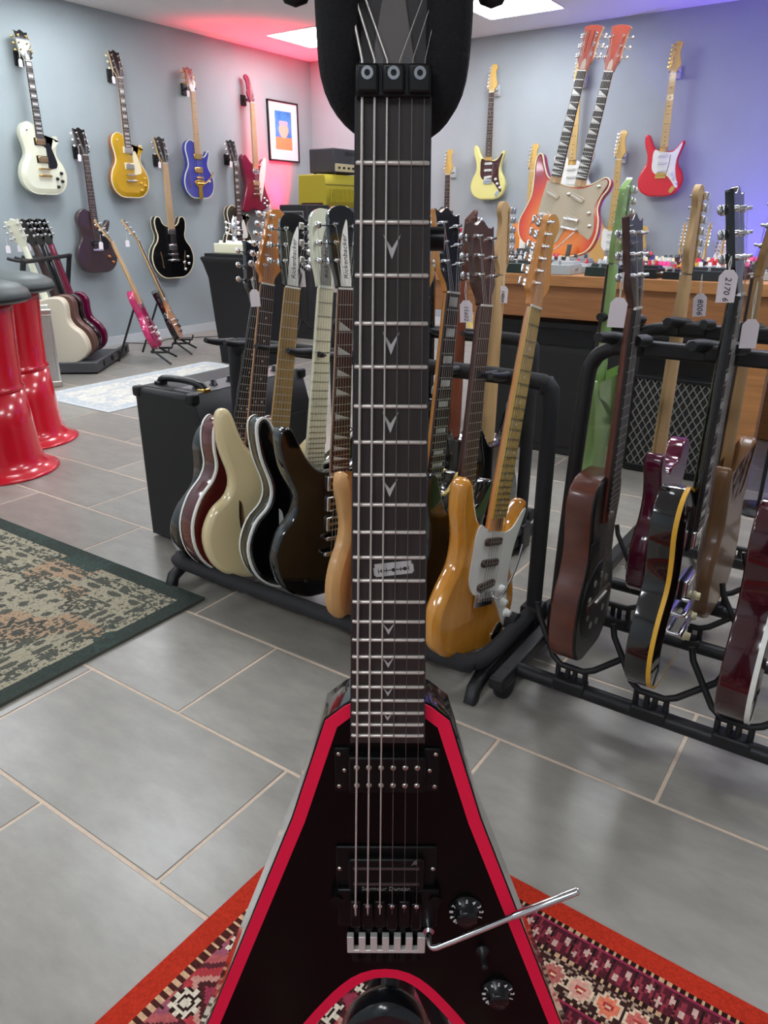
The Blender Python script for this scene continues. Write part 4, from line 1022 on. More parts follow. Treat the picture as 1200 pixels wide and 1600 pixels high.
# ------------------------------------------------------------------ black combo amplifier at the end of the rack
t = thing('amplifier', 'black combo amplifier with strap handle and top knob panel by the faded rug', 'amplifier', (-1.80, 1.70, 0))
AX, AY, AH = .145, .255, .50
b = MB(); b.prism([(-AX, 0), (AX, 0), (AX, .40), (AX-.03, AH), (-AX, AH)], -AY, AY, .012); b.v = [(x, -z, y+.008) for x, y, z in b.v]
b.build('cabinet', M_tolex, t)
MB().bbox((AX+.001, 0, .21), (.008, .45, .34), .003).build('grille', M_gcloth, t)
cp = MB().bbox((.055, 0, AH+.009), (.11, .44, .008), .002).build('control_panel', mat('grey_panel', '77777a', .35, .4), t)
for i in range(6): MB().lathe([(.014, 0), (.013, .004), (.010, .006), (.009, .018), (.001, .018)], (.06, -.18+.07*i, AH+.013), 12).build('knob', M_blackp, cp)
MB().bbox((-.06, 0, AH+.0075), (.12, .46, .006), .002).build('top_cover', M_tolex, t)
hd = MB().tube([(-.10, -AY+.07, AH+.012), (-.085, -AY+.07, AH+.030), (0, -AY+.07, AH+.036), (.085, -AY+.07, AH+.030), (.10, -AY+.07, AH+.012)], .011, 8, sub=4).build('handle', M_blackp, t)
for s_ in (-1, 1): MB().bbox((s_*.098, -AY+.07, AH+.014), (.03, .03, .014), .003).build('handle_mount', M_gold if s_ > 0 else M_blackm, hd)
for sx_ in (-1, 1):
    for sy_ in (-1, 1):
        MB().cyl((sx_*.11, sy_*.2, 0), (sx_*.11, sy_*.2, .012), .02, n=12).build('foot', M_rubber, t)
        MB().bbox((sx_*(AX-.012), sy_*(AY-.012), AH-.004) if sx_ < 0 else (AX-.035, sy_*(AY-.012), AH-.0), (.034, .034, .034), .008).build('corner_cap', M_blackm, t)
for z in (.30, .44): MB().cyl((AX-.002, -AY+.04, z-.08), (AX+.006, -AY+.04, z-.08), .007, n=8).build('screw', M_chrome, t)

# ------------------------------------------------------------------ foam-padded guitar racks
def foam_rack(label, x0, x1, yf, yr, yu, zb, zy, slots, group=None):
    xc = (x0+x1)/2
    t = thing('guitar_rack', label, 'guitar rack', (xc, yu, 0), 0, group)
    def P(x, y, z): return (x-xc, y-yu, z)
    bend = .07
    MB().tube([P(x0, yu, zb), P(x0, yf+bend, zb), P(x0+.02, yf+.02, zb), P(x0+bend, yf, zb), P((x0+x1)/2, yf, zb), P(x1-bend, yf, zb), P(x1-.02, yf+.02, zb), P(x1, yf+bend, zb), P(x1, yu, zb)], .020, 12, sub=4).build('front_rest', M_foam, t)
    MB().cyl(P(x0, yr, zb+.012), P(x1, yr, zb+.012), .022).build('rear_rest', M_foam, t)
    MB().tube([P(x0, yu, .05), P(x0, yu, zy-.06), P(x0+.015, yu, zy-.015), P(x0+.06, yu, zy), P(xc, yu, zy), P(x1-.06, yu, zy), P(x1-.015, yu, zy-.015), P(x1, yu, zy-.06), P(x1, yu, .05)], .019, 12, sub=4).build('frame', M_foam, t)
    for x in (x0, x1):
        MB().tube([P(x, yf-.012, .0), P(x, yf+.0, .030), P(x, yf+.04, .048), P(x, yu+.10, .048), P(x, yu+.16, .035), P(x, yu+.19, .0)], .018, 4).build('foot', M_tube, t)
        MB().bbox(P(x, yu, .06), (.05, .06, .09), .006).build('foot_bracket', M_tube, t)
    for x in slots:
        MB().tube([P(x-.028, yu, zy+.004), P(x-.028, yu-.06, zy+.010), P(x-.024, yu-.11, zy+.022)], [.011, .010, .007], 8, sub=3).build('neck_divider', M_rubber, t)
    return t
X1 = dict(edge=-1.555, maroon=-1.478, cream=-1.362, black=-1.25, toaster=-1.15, tan=-1.02, orange=-.958, block=-.895, hss=-.80, strat=-.70)
foam_rack('black foam-padded floor rack full of guitars beside the black amplifier', -1.60, -.615, 1.245, 1.46, 1.555, .085, .66, [v-.02 for v in X1.values()]+[-.69])
GR1 = 'guitars in the foam-padded rack'
def rack1(g, key, lean, s=1., y=1.35, z=.066, turn=-.10, roll=0.):
    l = math.radians(lean)
    return pose(g, (X1[key], y, z), (roll, math.sin(l), math.cos(l)), (1, turn, 0), s)
Maroon = burst('fireglo', '8c2018', '741416', '3c0a10', 0, .17, .2, .26); MarS = mat('maroon_side', '5c1216', .15, coat=.9, noise=.4, nscale=5, stretch=(1, 1.4, 1))
RicCream = mat('ric_cream', 'e6d3a2', .2, coat=.7)
HT = mat('orange_maple', 'cf8236', .3, coat=.6)
g = guitar('maroon hollow-sided guitar with white binding, first in the foam rack', out='es', name='semi_hollow_guitar', T=.060, body=MarS, binding=M_white, bind2=True, neck=mat('tan_maple_neck', 'bd8a5c', .35), board=M_rose, head='fen', hmat=HT, hface=HT, tilt=0, ny=.80, scale=.648,
    inlay='dots', pups=[('hum', .33, 0, M_chrome), ('hum', .215, 0, M_chrome)], knobs=LPK, group=GR1, sx=.92, tkind='tulip')
rack1(g, 'maroon', 12, .98)
g = guitar('gloss black guitar squeezed between the black amplifier and the maroon guitar', out='lp', T=.045, body=M_black, neck=M_black, hface=M_black, hmat=M_black, board=M_ebony, pups=[('hum', .215, 0, M_chrome)], group=GR1)
rack1(g, 'edge', 14, .94, roll=.055)
M_trc = mat('white_cover', 'e8e6e0', .4)
g = guitar('cream semi-hollow guitar with slash sound hole and gold-brown fretboard in the foam rack', out='ric', name='semi_hollow_guitar', T=.045, r=.014, body=RicCream, neck=M_maple2, board=mat('golden_board', 'a07c42', .35, noise=.2, nscale=20, stretch=(6, 1, 6)), head='ric', hmat=M_black, hface=M_black, tilt=8, trc=M_trc, trctext='Rickenbacker',
    inlay=None, pups=[('toast', .30, 0, M_chrome), ('toast', .19, 0, M_chrome)], extra=fholes((-1,), None, True), group=GR1, ny=.79, tbut=M_chrome)
rack1(g, 'cream', 12, .985, turn=-.38)
g = guitar('black semi-hollow guitar with white binding and ivory neck in the foam rack', out='ric', name='semi_hollow_guitar', T=.048, r=.012, body=M_black, binding=M_white, bind2=True, neck=White, board=mat('ivory_board', 'e4e0c0', .35), head='ric', hmat=White, hface=White, tilt=8, trc=mat('pewter_cover', '8a8880', .4, .3), trctext='Rickenbacker',
    inlay=None, fretm=M_nickel, pups=[('toast', .30, 0, M_chrome), ('toast', .19, 0, M_chrome)], extra=fholes((-1,), M_white, True), group=GR1, ny=.79, hw=M_chrome, tbut=M_nickel, tkind='sq')
rack1(g, 'black', 8.5, .985, y=1.385, turn=-.30)
g = guitar('black solid guitar with three chrome pickups and triangle inlays in the foam rack', out='ric', T=.040, r=.006, body=M_black, neck=mat('bound_maple_neck', 'b8987a', .35), board=mat('red_brown_board', '4c2c24', .4), head='ric', hmat=M_black, hface=M_black, tilt=8, trc=M_trc, trctext='Rickenbacker',
    inlay='tri', pups=[('toast', .31, 0, M_chrome), ('toast', .255, 0, M_chrome), ('toast', .20, 0, M_chrome)], guard=None, group=GR1, ny=.79, bridge='tom')
rack1(g, 'toaster', 5, .985, y=1.39, turn=-.28)
TanB = mat('satin_natural', 'd8a468', .35, coat=.3, noise=.12, nscale=8, stretch=(5, .5, 5))
g = guitar('natural tan double-cutaway guitar half hidden behind the pointed black guitar', out='sg', T=.042, r=.016, body=TanB, neck=M_maple2, board=M_rose, pups=[('hum', .31, 0, M_chrome), ('hum', .215, 0, M_chrome)], group=GR1, knobs=LPK, hface=M_black)
rack1(g, 'tan', 8, .95, y=1.335, turn=.15)
g = strat('orange guitar almost hidden behind the neck of the pointed black guitar', GR1, mat('orange_lacquer', 'e88a3c', .2, coat=.8))
rack1(g, 'orange', 8, .97, y=1.37, z=.07, turn=.1)
g = guitar('black single-cut guitar with yellow binding and pearl blocks in the foam rack', out='lp', T=.05, body=M_black, binding=mat('yellowed_binding', 'e6cc7a', .4), bind2=True, neck=mat('orange_edge_neck', 'c8853c', .3, coat=.5), board=M_rose, inlay='blocks', hface=M_black, tilt=12, ny=.785, pups=[('hum', .322, 0, M_chrome), ('hum', .215, 0, M_chrome)], knobs=LPK, group=GR1)
rack1(g, 'block', 8, 1.0, y=1.38)
g = guitar('black electric guitar with humbucker and brown bound neck next to the orange one', out='strat', T=.042, r=.006, body=M_black, neck=mat('dark_mahogany_neck', '4a2a22', .3, coat=.5), board=mat('brown_board', '60463c', .45), head='gib', hface=mat('brown_face', '4a2c24', .35, coat=.4), hmat=mat('dark_mahogany_neck'), tilt=10, ny=.785, scale=.64, inlay=None,
    pups=[('open', .17, 0, M_blackp), ('single', .235, 0, M_blackp), ('single', .285, 0, M_blackp)], bridge='trem', hw=M_chrome, group=GR1)
rack1(g, 'hss', 7, .97, y=1.39)
OrS = mat('amber_ash', 'd98a24', .14, coat=1., noise=.22, nscale=5, stretch=(5, .6, 5), col2='e6a03c')
g = strat('glossy amber ash double-cutaway guitar with white pickguard, last in the foam rack', GR1, OrS, M_white, neck=mat('amber_maple_neck', 'e09a58', .2, coat=.8), board=mat('aged_maple', 'c8a04a', .25, coat=.6), pm=mat('dark_pickup', '4a3a30', .4), kn=M_white, frets=21, fretm=mat('dull_fret', '7a6a3c', .4, .6), r=.014)
rack1(g, 'strat', 15, .985, y=1.315, turn=-.12)

# second foam rack behind, guitars turned the other way
foam_rack('black foam-padded floor rack standing behind the first one', -1.60, -.87, 1.86, 2.12, 2.03, .085, .668, [-1.45, -1.30, -1.13, -1.02])
GR2 = 'guitars in the rear foam-padded rack'
def rackb(g, x, y, lean, s=1., z=.066, turn=.0):
    l = math.radians(lean); return pose(g, (x, y, z), (0, math.sin(l), math.cos(l)), (-1, turn, 0), s)
g = guitar('black guitar with black headstock in the rear foam rack', out='lp', body=M_black, neck=M_black, hface=M_black, board=M_ebony, pups=[('hum', .215, 0, M_blackp)], group=GR2, tilt=12)
rackb(g, -1.145, 1.97, 1, 1.0)
g = guitar('black guitar with brown pointed headstock in the rear foam rack', out='strat', body=M_black, neck=mat('redbrown_neck', '8c4a34', .35, coat=.4), head='point', hmat=mat('brown_head', '5a352a', .35, coat=.4), hface=mat('brown_head', '5a352a', .35), tilt=6, ny=.785, scale=.64, pups=[('hum', .215, 0, M_chrome)], group=GR2)
rackb(g, -1.05, 1.97, 3, .97)
g = strat('guitar with pale maple headstock in the rear foam rack', GR2, M_black, M_white, neck=M_maple2, board=M_maple2, r=.008)
rackb(g, -.935, 1.97, 3, .985); pale_neck = g.matrix_world @ Vector((.012, .80, .028))
tg = lambda lab, px, py, x, txt, **k: price_tag(lab, hit(px, py, 0, x), (.5, -.85), txt, group=None, **k)   # tied in the plane of its guitar
tg('paper price tag numbered 15602 hanging from a brown headstock', 731, 440, -.775, '15602', s=.95, drop=.04, tsize=.0135)
price_tag('paper price tag numbered 14804 on the pale maple neck', pale_neck, (.5, -.85), '14804', s=.98, drop=.035, tsize=.0135, group=None)
tg('plain price tag hanging beside the ivory headstock', 517, 398, -1.215, None, s=1., drop=.042)
tg('price tag hanging beside the headstock of the cream semi-hollow guitar', 468, 400, -1.31, None, s=.98, drop=.03)
tg('narrow price tag hanging from the orange-tan headstock', 397, 432, -1.39, None, s=.9, drop=.035)
tg('rounded price tag on the neck beside the pearl blocks', 687, 572, -.84, None, s=.75, drop=.02)

# ------------------------------------------------------------------ tubular rack on castors at the right
xa, xb = -.566, .46
t = thing('guitar_rack', 'black tubular guitar rack on castors with forked cradles', 'guitar rack', (xa, 1.33, 0))
def P(x, y, z): return (x-xa, y-1.33, z)
for y, nm in ((1.335, 'front_bar'), (1.66, 'lower_bar'), (1.87, 'lower_bar'), (2.20, 'lower_bar')):
    MB().cyl(P(xa, y, .058), P(xb, y, .058), .0165, n=14).build(nm, M_tube, t)
for x in (xa, xb):
    MB().bbox(P(x, 1.78, .058), (.036, 1.06, .032), .006).build('base_beam', M_tube, t)
    for y in (1.30, 2.24):
        c_ = MB().lathe([(.034, -.012), (.037, -.006), (.037, .006), (.034, .012)], (0, 0, 0), 20).build('castor', M_rubber, t, P(x, y, .0375), (0, PI/2, 0))
        MB().bbox(P(x, y, .052), (.034, .05, .03), .006).build('castor_fork', M_blackp, t)
for y, zt_ in ((1.475, .765), (1.74, .77)):
    MB().tube([P(xa+.03, y+.02, .06), P(xa+.04, y+.01, .35), P(xa+.055, y, zt_-.10), P(xa+.065, y, zt_-.035), P(xa+.095, y, zt_-.008), P(xa+.14, y, zt_)], .0155, 12, sub=4).build('upright', M_tube, t)
    MB().tube([P(xb-.03, y+.02, .06), P(xb-.04, y+.01, .35), P(xb-.055, y, zt_-.10), P(xb-.095, y, zt_-.008), P(xb-.14, y, zt_)], .0155, 12, sub=4).build('upright', M_tube, t)
    MB().bbox(P((xa+xb)/2, y, zt_), (xb-xa-.26, .028, .030), .006).build('upper_bar', M_tube, t)
    MB().bbox(P(xa+.035, y+.02, .11), (.03, .05, .11), .004).build('gusset', M_tube, t)
def fork(x, y, z, d):
    b = MB()
    for s_ in (-1, 1): b.tube([P(x+s_*.012, y, z+.012), P(x+s_*.034, y+d*.02, z+.018), P(x+s_*.044, y+d*.055, z+.022), P(x+s_*.036, y+d*.088, z+.026)], [.013, .012, .010, .009], 8, sub=3)
    b.bbox(P(x, y+d*.004, z+.004), (.06, .03, .03), .006); b.build('neck_fork', M_rubber, t)
def cradle(x, y):
    b = MB()
    b.tube([P(x-.105, y+.04, .215), P(x-.098, y+.035, .19), P(x-.045, y+.005, .118), P(x-.025, y, .106), P(x+.025, y, .106), P(x+.045, y+.004, .114), P(x+.108, y+.03, .160), P(x+.120, y+.034, .185)], .0068, 8)
    for dx in (-.03, -.008, .008, .03): b.cyl(P(x+dx, y, .06), P(x+dx, y, .104), .006, n=8)
    b.bbox(P(x, y, .064), (.07, .037, .030), .005); b.build('cradle', M_tube, t)
FX = (-.43, -.262, -.105, .06)
for x in FX:
    cradle(x, 1.335); cradle(x-.01, 1.66); cradle(x+.0, 1.87); cradle(x, 2.20)
for x in FX: fork(x, 1.475, .765, -1)
for x in (-.52, -.375, -.23): fork(x, 1.74, .77, -1)
GF = 'guitars in the tubular rack'
def rackf(g, x, lean, s=1., y=1.37, z=.108, roll=0.):
    l = math.radians(lean); return pose(g, (x, y, z), (roll, math.sin(l), math.cos(l)), (1, 0, -roll), s)
Mah2 = mat('striped_mahogany', '5e2e20', .3, coat=.4, noise=.35, nscale=10, stretch=(8, 1, .5)); 
def resonator(root, T, zf):
    dk = mat('dark_plate', '1a1817', .5)
    MB().lathe([(.001, .003), (.095, .003), (.10, .001), (.10, -.001)], (0, .14, T), 28).build('cone_cover', dk, root)
    for k in range(9):
        a = 2*PI*k/9
        MB().cyl((.062*math.cos(a), .14+.062*math.sin(a), T+.0025), (.062*math.cos(a), .14+.062*math.sin(a), T+.0042), .009, n=10).build('cover_hole', M_nickel, root)
    MB().bbox((-.06, .29, T+.001), (.05, .035, .004), .001).build('control_plate', M_blackm, root)
g = guitar('striped mahogany thick-bodied guitar with black top and dotted plate in the tubular rack', name='acoustic_guitar', out='dread', T=.066, r=.006, body=Mah2, top=mat('black_satin', '151413', .35, coat=.3), sx=.66, neck=M_mahog, board=M_ebony, head='gib', hmat=mat('mah_head', '4a2c26', .35), hface=M_black, tilt=8, ny=.80, scale=.60, inlay=None, pups=[], bridge='acou', by=.15, extra=resonator, group=GF, hb=.012, tkind='tulip')
rackf(g, -.468, 1.0, .89, y=1.375, z=.135)
g = guitar('gloss black single-cut guitar with yellow front binding in the tubular rack', out='lp', T=.052, r=.004, arch=.008, body=M_black, binding=mat('amber_binding', 'e8b23c', .35), neck=M_black, board=M_ebony, hface=M_black, hmat=M_black, tilt=10, ny=.785, pups=[('hum', .322, 0, M_chrome, 0, M_blackp), ('hum', .215, 0, M_chrome, 0, M_blackp)], knobs=LPK, kmat=M_cream, inlay='blocks', group=GF)
rackf(g, -.295, 1.0, .925, y=1.36, z=.155)
DkRed = mat('dark_cherry_lacquer', '3a0c16', .12, coat=1.)
g = guitar('dark cherry single-cut guitar with white binding by the right end of the rack', out='lp', T=.06, r=.005, arch=.006, body=DkRed, binding=M_white, neck=DkRed, board=M_rose, hface=M_black, pups=[('hum', .322, 0, M_chrome), ('hum', .215, 0, M_chrome)], knobs=LPK, kmat=M_chrome, group=GF)
rackf(g, -.135, 1.0, .96, y=1.365, z=.145)
def rackr(g, x, lean, s=1., y=1.80, z=.108):
    l = math.radians(lean); return pose(g, (x, y, z), (0, math.sin(l), math.cos(l)), (-1, 0, 0), s)
OUT['sglong'] = [(x, y*1.34) for x, y in OUT['sg']]
Surf = Surf2 = mat('pale_green_lacquer', '98bc72', .25, coat=.7)
g = guitar('pale green guitar with green headstock in the rear row of the tubular rack', out='sglong', T=.042, r=.008, body=Surf2, neck=Surf, hmat=Surf, hface=Surf, head='point', tilt=3, board=M_rose, hw=M_chrome, tbut=M_cream, ny=.80, scale=.648, pups=[('single', .24, 0, M_white)], group=GF,
    extra=lambda root, T, zf: MB().box((.0, .17, -.0006), (.012, .33, .0012)).build('stripe', M_cream, root))
rackr(g, -.52, 3, .88, 1.68, .20)
g = guitar('wine-purple guitar with maple neck and square heel in the rear row of the tubular rack', out='tele', T=.044, r=.006, body=mat('wine_purple2', '5a1030', .15, coat=.9), neck=M_maple2, hmat=M_maple2, hface=M_maple2, head='fen', tilt=0, board=M_maple2, inm=M_ink, ny=.79, scale=.648, pups=[('single', .20, 0, M_white)], bridge='plate', knobs=[(.08, .16), (.10, .12), (.11, .07)], kmat=M_chrome, tbut=M_white, group=GF, tkind='sq')
rackr(g, -.385, 4, .95, 1.79, .13)
g = guitar('brown satin guitar with tan neck in the rear row of the tubular rack', out='sg', T=.040, r=.010, body=mat('brown_satin', '7a5636', .35, coat=.3, noise=.15, nscale=8, stretch=(5, .6, 5)), neck=mat('tan_neck', 'b08a5c', .4), hmat=mat('tan_neck', 'b08a5c', .4), hface=M_black, head='gib', board=M_rose, tilt=8, ny=.785, pups=[('hum', .215, 0, M_chrome)], group=GF)
rackr(g, -.235, 2, .985, 1.79)
tg('paper price tag numbered 8006 hanging from the maple neck', 1102, 428, -.37, '8006', s=1.0, drop=.04)
tg('paper price tag numbered 2170 6 hanging by the black headstock', 1144, 400, -.235, '2170 6', s=1.0, drop=.02, tsize=.013)
tg('blank price tag on long cotton below the brown headstock', 971, 425, -.395, None, s=1.0, drop=.04)
tg('blank price tag hanging at the right end of the tubular rack', 1186, 440, -.21, None, s=1.0, drop=.06)

# ------------------------------------------------------------------ pointed black guitar in the foreground on its stand
FWD = Vector((-math.sin(YAW), math.cos(YAW), 0)); RGT = Vector((math.cos(YAW), math.sin(YAW), 0)); UP = Vector((0, 0, 1))
VL = 1.0
v = thing('electric_guitar', 'black arrow-shaped electric guitar with red edge stripe hanging on a stand', 'guitar')
lean = .0164
bot = FWD*(.508-lean*VL)+RGT*(.0056-.0058*VL)+UP*(1.068-VL)
upv = (UP+FWD*lean+RGT*.0058).normalized()
def Y(s): return VL-s
M_vblack = mat('black_polyester', '040404', .28)
M_vblack.node_tree.nodes['Principled BSDF'].inputs['Specular IOR Level'].default_value = .18; M_vred = mat('red_stripe', 'f50c44', .5, coat=.0)
M_vboard = mat('dark_rosewood', '2a201e', .5, noise=.35, nscale=26, stretch=(9, 1, 9))
zb = -.013                                                                   # body face below the fingerboard plane
half = [(.0, .440), (.027, .441), (.037, .4465), (.0535, .461), (.0535, .461), (.085, .5665), (.1165, .654), (.178, .824), (.240, .985), (.246, 1.01), (.235, 1.03), (.21, 1.036), (.185, 1.025), (.165, 1.0), (.118, .915), (.072, .836), (.040, .789), (.022, .772), (.0, .766)]
def vpoly():
    R = []
    seq = half+[(-x, s) for x, s in half[::-1]][1:-1]
    return [(x, Y(s)) for x, s in seq]
half = half[:13]+[(.165, 1.0), (.150, .973), (.134, .944), (.118, .915), (.102, .888), (.087, .862), (.072, .838), (.061, .8205), (.051, .806), (.042, .7935), (.034, .784), (.026, .776), (.018, .7705), (.009, .767), (.0, .766)]
VP = []
for p in vpoly():
    if not VP or math.hypot(p[0]-VP[-1][0], p[1]-VP[-1][1]) > 1e-5: VP.append(p)
ob = MB().prism(VP, zb-.040, zb, .0025, 0, 1).build('body', [mat('side_lacquer', '12120f', .12, coat=1.), M_vblack], v)
n = len(VP); ar = sum(VP[i][0]*VP[(i+1) % n][1]-VP[(i+1) % n][0]*VP[i][1] for i in range(n))
VC = VP if ar > 0 else VP[::-1]
# stripe: leaves out the stretch under the neck
a_, b_ = inset(VC, .0012), inset(VC, .0125); sm = MB()
for i in range(n):
    j = (i+1) % n
    if max(abs(VC[i][0]), abs(VC[j][0])) < .030 and VC[i][1] > .5: continue
    sm.add([(*a_[i], zb+.0004), (*a_[j], zb+.0004), (*b_[j], zb+.0004), (*b_[i], zb+.0004), (*a_[i], zb-.001), (*a_[j], zb-.001), (*b_[j], zb-.001), (*b_[i], zb-.001)], [(0, 1, 2, 3), (4, 5, 1, 0), (3, 2, 6, 7)])
sm.build('edge_stripe', M_vred, ob)
# neck, fingerboard, frets, inlays
SC = .648; fs = [SC*(1-2**(-k/12.)) for k in range(25)]
hwid = lambda s: .0222+(.0298-.0222)*s/.467
N = 10; prof = []
for (s, dp) in ((-.002, .015), (.10, .017), (.30, .019), (.44, .021), (.475, .021)):
    wd = hwid(s); prof.append([(wd*math.cos(PI+PI*i/N), Y(s), -.006+dp*math.sin(PI+PI*i/N)) for i in range(N+1)])
V = [p for q in prof for p in q]; n1 = N+1
F = [(i*n1+k, i*n1+k+1, (i+1)*n1+k+1, (i+1)*n1+k) for i in range(len(prof)-1) for k in range(N)]+[(i*n1, (i+1)*n1, (i+1)*n1+N, i*n1+N) for i in range(len(prof)-1)]
MB().add(V, F, 0, True).build('neck', M_vblack, v)
fb = MB().add([(-hwid(.474), Y(.474), -.006), (hwid(.474), Y(.474), -.006), (hwid(0), Y(0), -.006), (-hwid(0), Y(0), -.006), (-hwid(.474), Y(.474), 0), (hwid(.474), Y(.474), 0), (hwid(0), Y(0), 0), (-hwid(0), Y(0), 0)],
    [(3, 2, 1, 0), (4, 5, 6, 7), (0, 1, 5, 4), (1, 2, 6, 5), (2, 3, 7, 6), (3, 0, 4, 7)]).build('fretboard', M_vboard, v)
bdm = mat('board_binding', '2c2c30', .25, coat=.4)
for s_ in (-1, 1):
    MB().add([(s_*hwid(0), Y(0), -.0062), (s_*hwid(.474), Y(.474), -.0062), (s_*hwid(.474), Y(.474), .0002), (s_*hwid(0), Y(0), .0002), (s_*(hwid(0)+.0011), Y(0), -.0062), (s_*(hwid(.474)+.0011), Y(.474), -.0062), (s_*(hwid(.474)+.0011), Y(.474), .0002), (s_*(hwid(0)+.0011), Y(0), .0002)],
        [(3, 2, 6, 7), (4, 5, 6, 7), (0, 1, 2, 3)]).build('board_edge', bdm, fb)
M_vfret = mat('bright_fret', 'd6cec6', .4, .6)
for k in range(1, 23):
    wd = hwid(fs[k])-.0006
    MB().tube([(-wd, Y(fs[k]), -.0001), (-wd+.001, Y(fs[k]), .0006), (wd-.001, Y(fs[k]), .0006), (wd, Y(fs[k]), -.0001)], .0015, 8).build('fret', M_vfret, fb)
M_inl = mat('arrow_inlay', 'b9b5b4', .3, coat=.4)
for k in (3, 5, 7, 9, 15, 17, 19, 21):
    yc = Y((fs[k]+fs[k-1])/2-.0015); L = (fs[k-1]-fs[k])*-1; h = min(.0155, L*.62)*.5; w_ = min(.0052, h*.85)+.0006
    MB().prism([(0, yc-h), (w_, yc+h), (w_*.72, yc+h*.72), (0, yc-h*.12), (-w_*.72, yc+h*.72), (-w_, yc+h)], -.001, .0003).build('inlay', M_inl, fb)
# razor-blade inlay at the twelfth fret
rz = MB().prism([(-.0140, -.0045), (.0140, -.0045), (.0140, -.0032), (.0152, -.0032), (.0152, .0032), (.0140, .0032), (.0140, .0062), (-.0140, .0062), (-.0140, .0032), (-.0152, .0032), (-.0152, -.0032), (-.0140, -.0032)], -.001, .0003).build('razor_inlay', M_inl, fb, (.0035-.0, Y(.3150), 0), (0, 0, .13))
slot = MB().box((0, 0, .0003), (.022, .0007, .0003))
for x in (-.0085, 0, .0085): slot.cyl((x, 0, .0002), (x, 0, .0005), .0016, n=10)
for x in (-.0115, -.0055, .0055, .0115): slot.box((x, 0, .0003), (.0006, .0036, .0003))
slot.build('blade_slot', M_vboard, rz)
# locking nut and head
nutm = mat('dark_nut', '242425', .35, .6)
nb = MB().bbox((0, Y(-.008), .0), (.0452, .0175, .010), .001).build('locking_nut', nutm, v)
for x in (-.0155, 0, .0155):
    pad = MB().bbox((x, Y(-.0085), .0065), (.0135, .0155, .006), .0018).build('clamp', nutm, nb)
    MB().ring([(x+.0036*math.cos(a*PI/8), Y(-.011)+.0036*math.sin(a*PI/8)) for a in range(16)], 0, .0018, .008, .0102).build('clamp_screw', M_chrome, pad)
hout = [(-.0222, .013), (.0222, .013), (.027, .035), (.050, .075), (.075, .16), (.060, .18), (.0, .135), (-.060, .18), (-.075, .16), (-.050, .075), (-.027, .035)]
hs = MB().prism([(x, y) for x, y in hout], -.014, 0, .0012).build('headstock', mat('dark_head', '1c1718', .6), v, (0, Y(0), -.004), (-.21, 0, 0))
MB().prism([(-.0135, .0175), (.0135, .0175), (.0035, .075), (-.0035, .075)], 0, .0022, .0006).build('truss_rod_cover', mat('grey_cover', '544c4a', .55, .0), hs)
for s_ in (-1, 1):
    MB().cyl((s_*.0082, .0185, .001), (s_*.0082, .0185, .0052), .0024, n=10).build('nut_bolt', nutm, hs)
    for i in range(3):
        p = (s_*(.030+.010*i), .068+.034*i)
        link('tuner', tuner_mesh(s_, .020, nutm, nutm, 'tulip'), hs, (p[0], p[1], 0))
# strings: each its own
sg_n = [(-2.5+i)*.00745 for i in range(6)]; sg_b = [(-2.5+i)*.0111 for i in range(6)]
gau = [.00092, .00080, .00068, .00036, .00027, .00020]
hst = [(-.030, .068), (-.040, .102), (-.050, .136), (.050, .136), (.040, .102), (.030, .068)]
c_, s2 = math.cos(.21), math.sin(.21)
M_wound = mat('wound_string', 'd0c8c0', .4, .55); M_plain = mat('plain_string', '8a8580', .35, .9)
for i in range(6):
    hx, hy = hst[i]; hz = .009
    MB().tube([(hx, Y(0)+hy*c_+hz*s2, -.004-hy*s2+hz*c_), (sg_n[i], Y(-.019), .0005), (sg_n[i], Y(-.001), .0030), (sg_b[i], Y(.649+.006*(i % 3 == 0)), .0058), (sg_b[i], Y(.664), .0035)], gau[i], 6).build('string', M_wound if i < 3 else M_plain, v)
# pickups
M_bob = mat('black_bobbin', '080809', .45); M_bob.node_tree.nodes['Principled BSDF'].inputs['Specular IOR Level'].default_value = .25; M_plate = mat('dark_ring', '070708', .45); M_plate.node_tree.nodes['Principled BSDF'].inputs['Specular IOR Level'].default_value = .25
npk = MB().bbox((0, Y(.5125), zb+.003), (.066, .038, .010), .002).build('neck_pickup', M_bob, v)
for s_ in (-1, 1):
    pl = MB().bbox((s_*.0385, Y(.511), zb+.0008), (.0135, .046, .0034), .001).build('mounting_plate', M_plate, npk)
    for q in (-.019, 0, .019): MB().lathe([(.0021, 0), (.0018, .0009), (.001, .001)], (s_*.0385+s_*.003*(1 if q else -.6), Y(.511)+q*.9, zb+.0024), 8).build('screw', M_nickel, pl)
for i in range(6):
    for s in (.5035, .5222): MB().lathe([(.0026, 0), (.0022, .0012), (.001, .0014)], (sg_b[i]*.93, Y(s), zb+.008), 10).build('pole_piece', M_nickel, npk)
bp_ = MB().bbox((0, Y(.621), zb+.0012), (.092, .050, .0034), .002).build('bridge_pickup', M_plate, v)
MB().prism(rrect(.069, .038, .004, 3, 0, Y(.624)), zb+.002, zb+.009, .0015).build('bobbin', M_bob, bp_)
for s in (.6145, .633): MB().box((0, Y(s), zb+.0094), (.060, .0022, .0014)).build('rail', mat('rail_steel', '6a6664', .4, .8), bp_)
lettering('lettering', 'Seymour Duncan', .0064, mat('grey_print', '8a8684', .6), bp_, (.0, Y(.6392), zb+.0090))
for s_ in (-1, 1):
    MB().lathe([(.0022, 0), (.0018, .001), (.001, .0012)], (s_*.0425, Y(.6215), zb+.003), 8).build('screw', M_nickel, bp_)
lettering('logo', 'jb', .006, mat('grey_print', '8a8684', .6), bp_, (.026, Y(.608), zb+.0090), shear=.4)
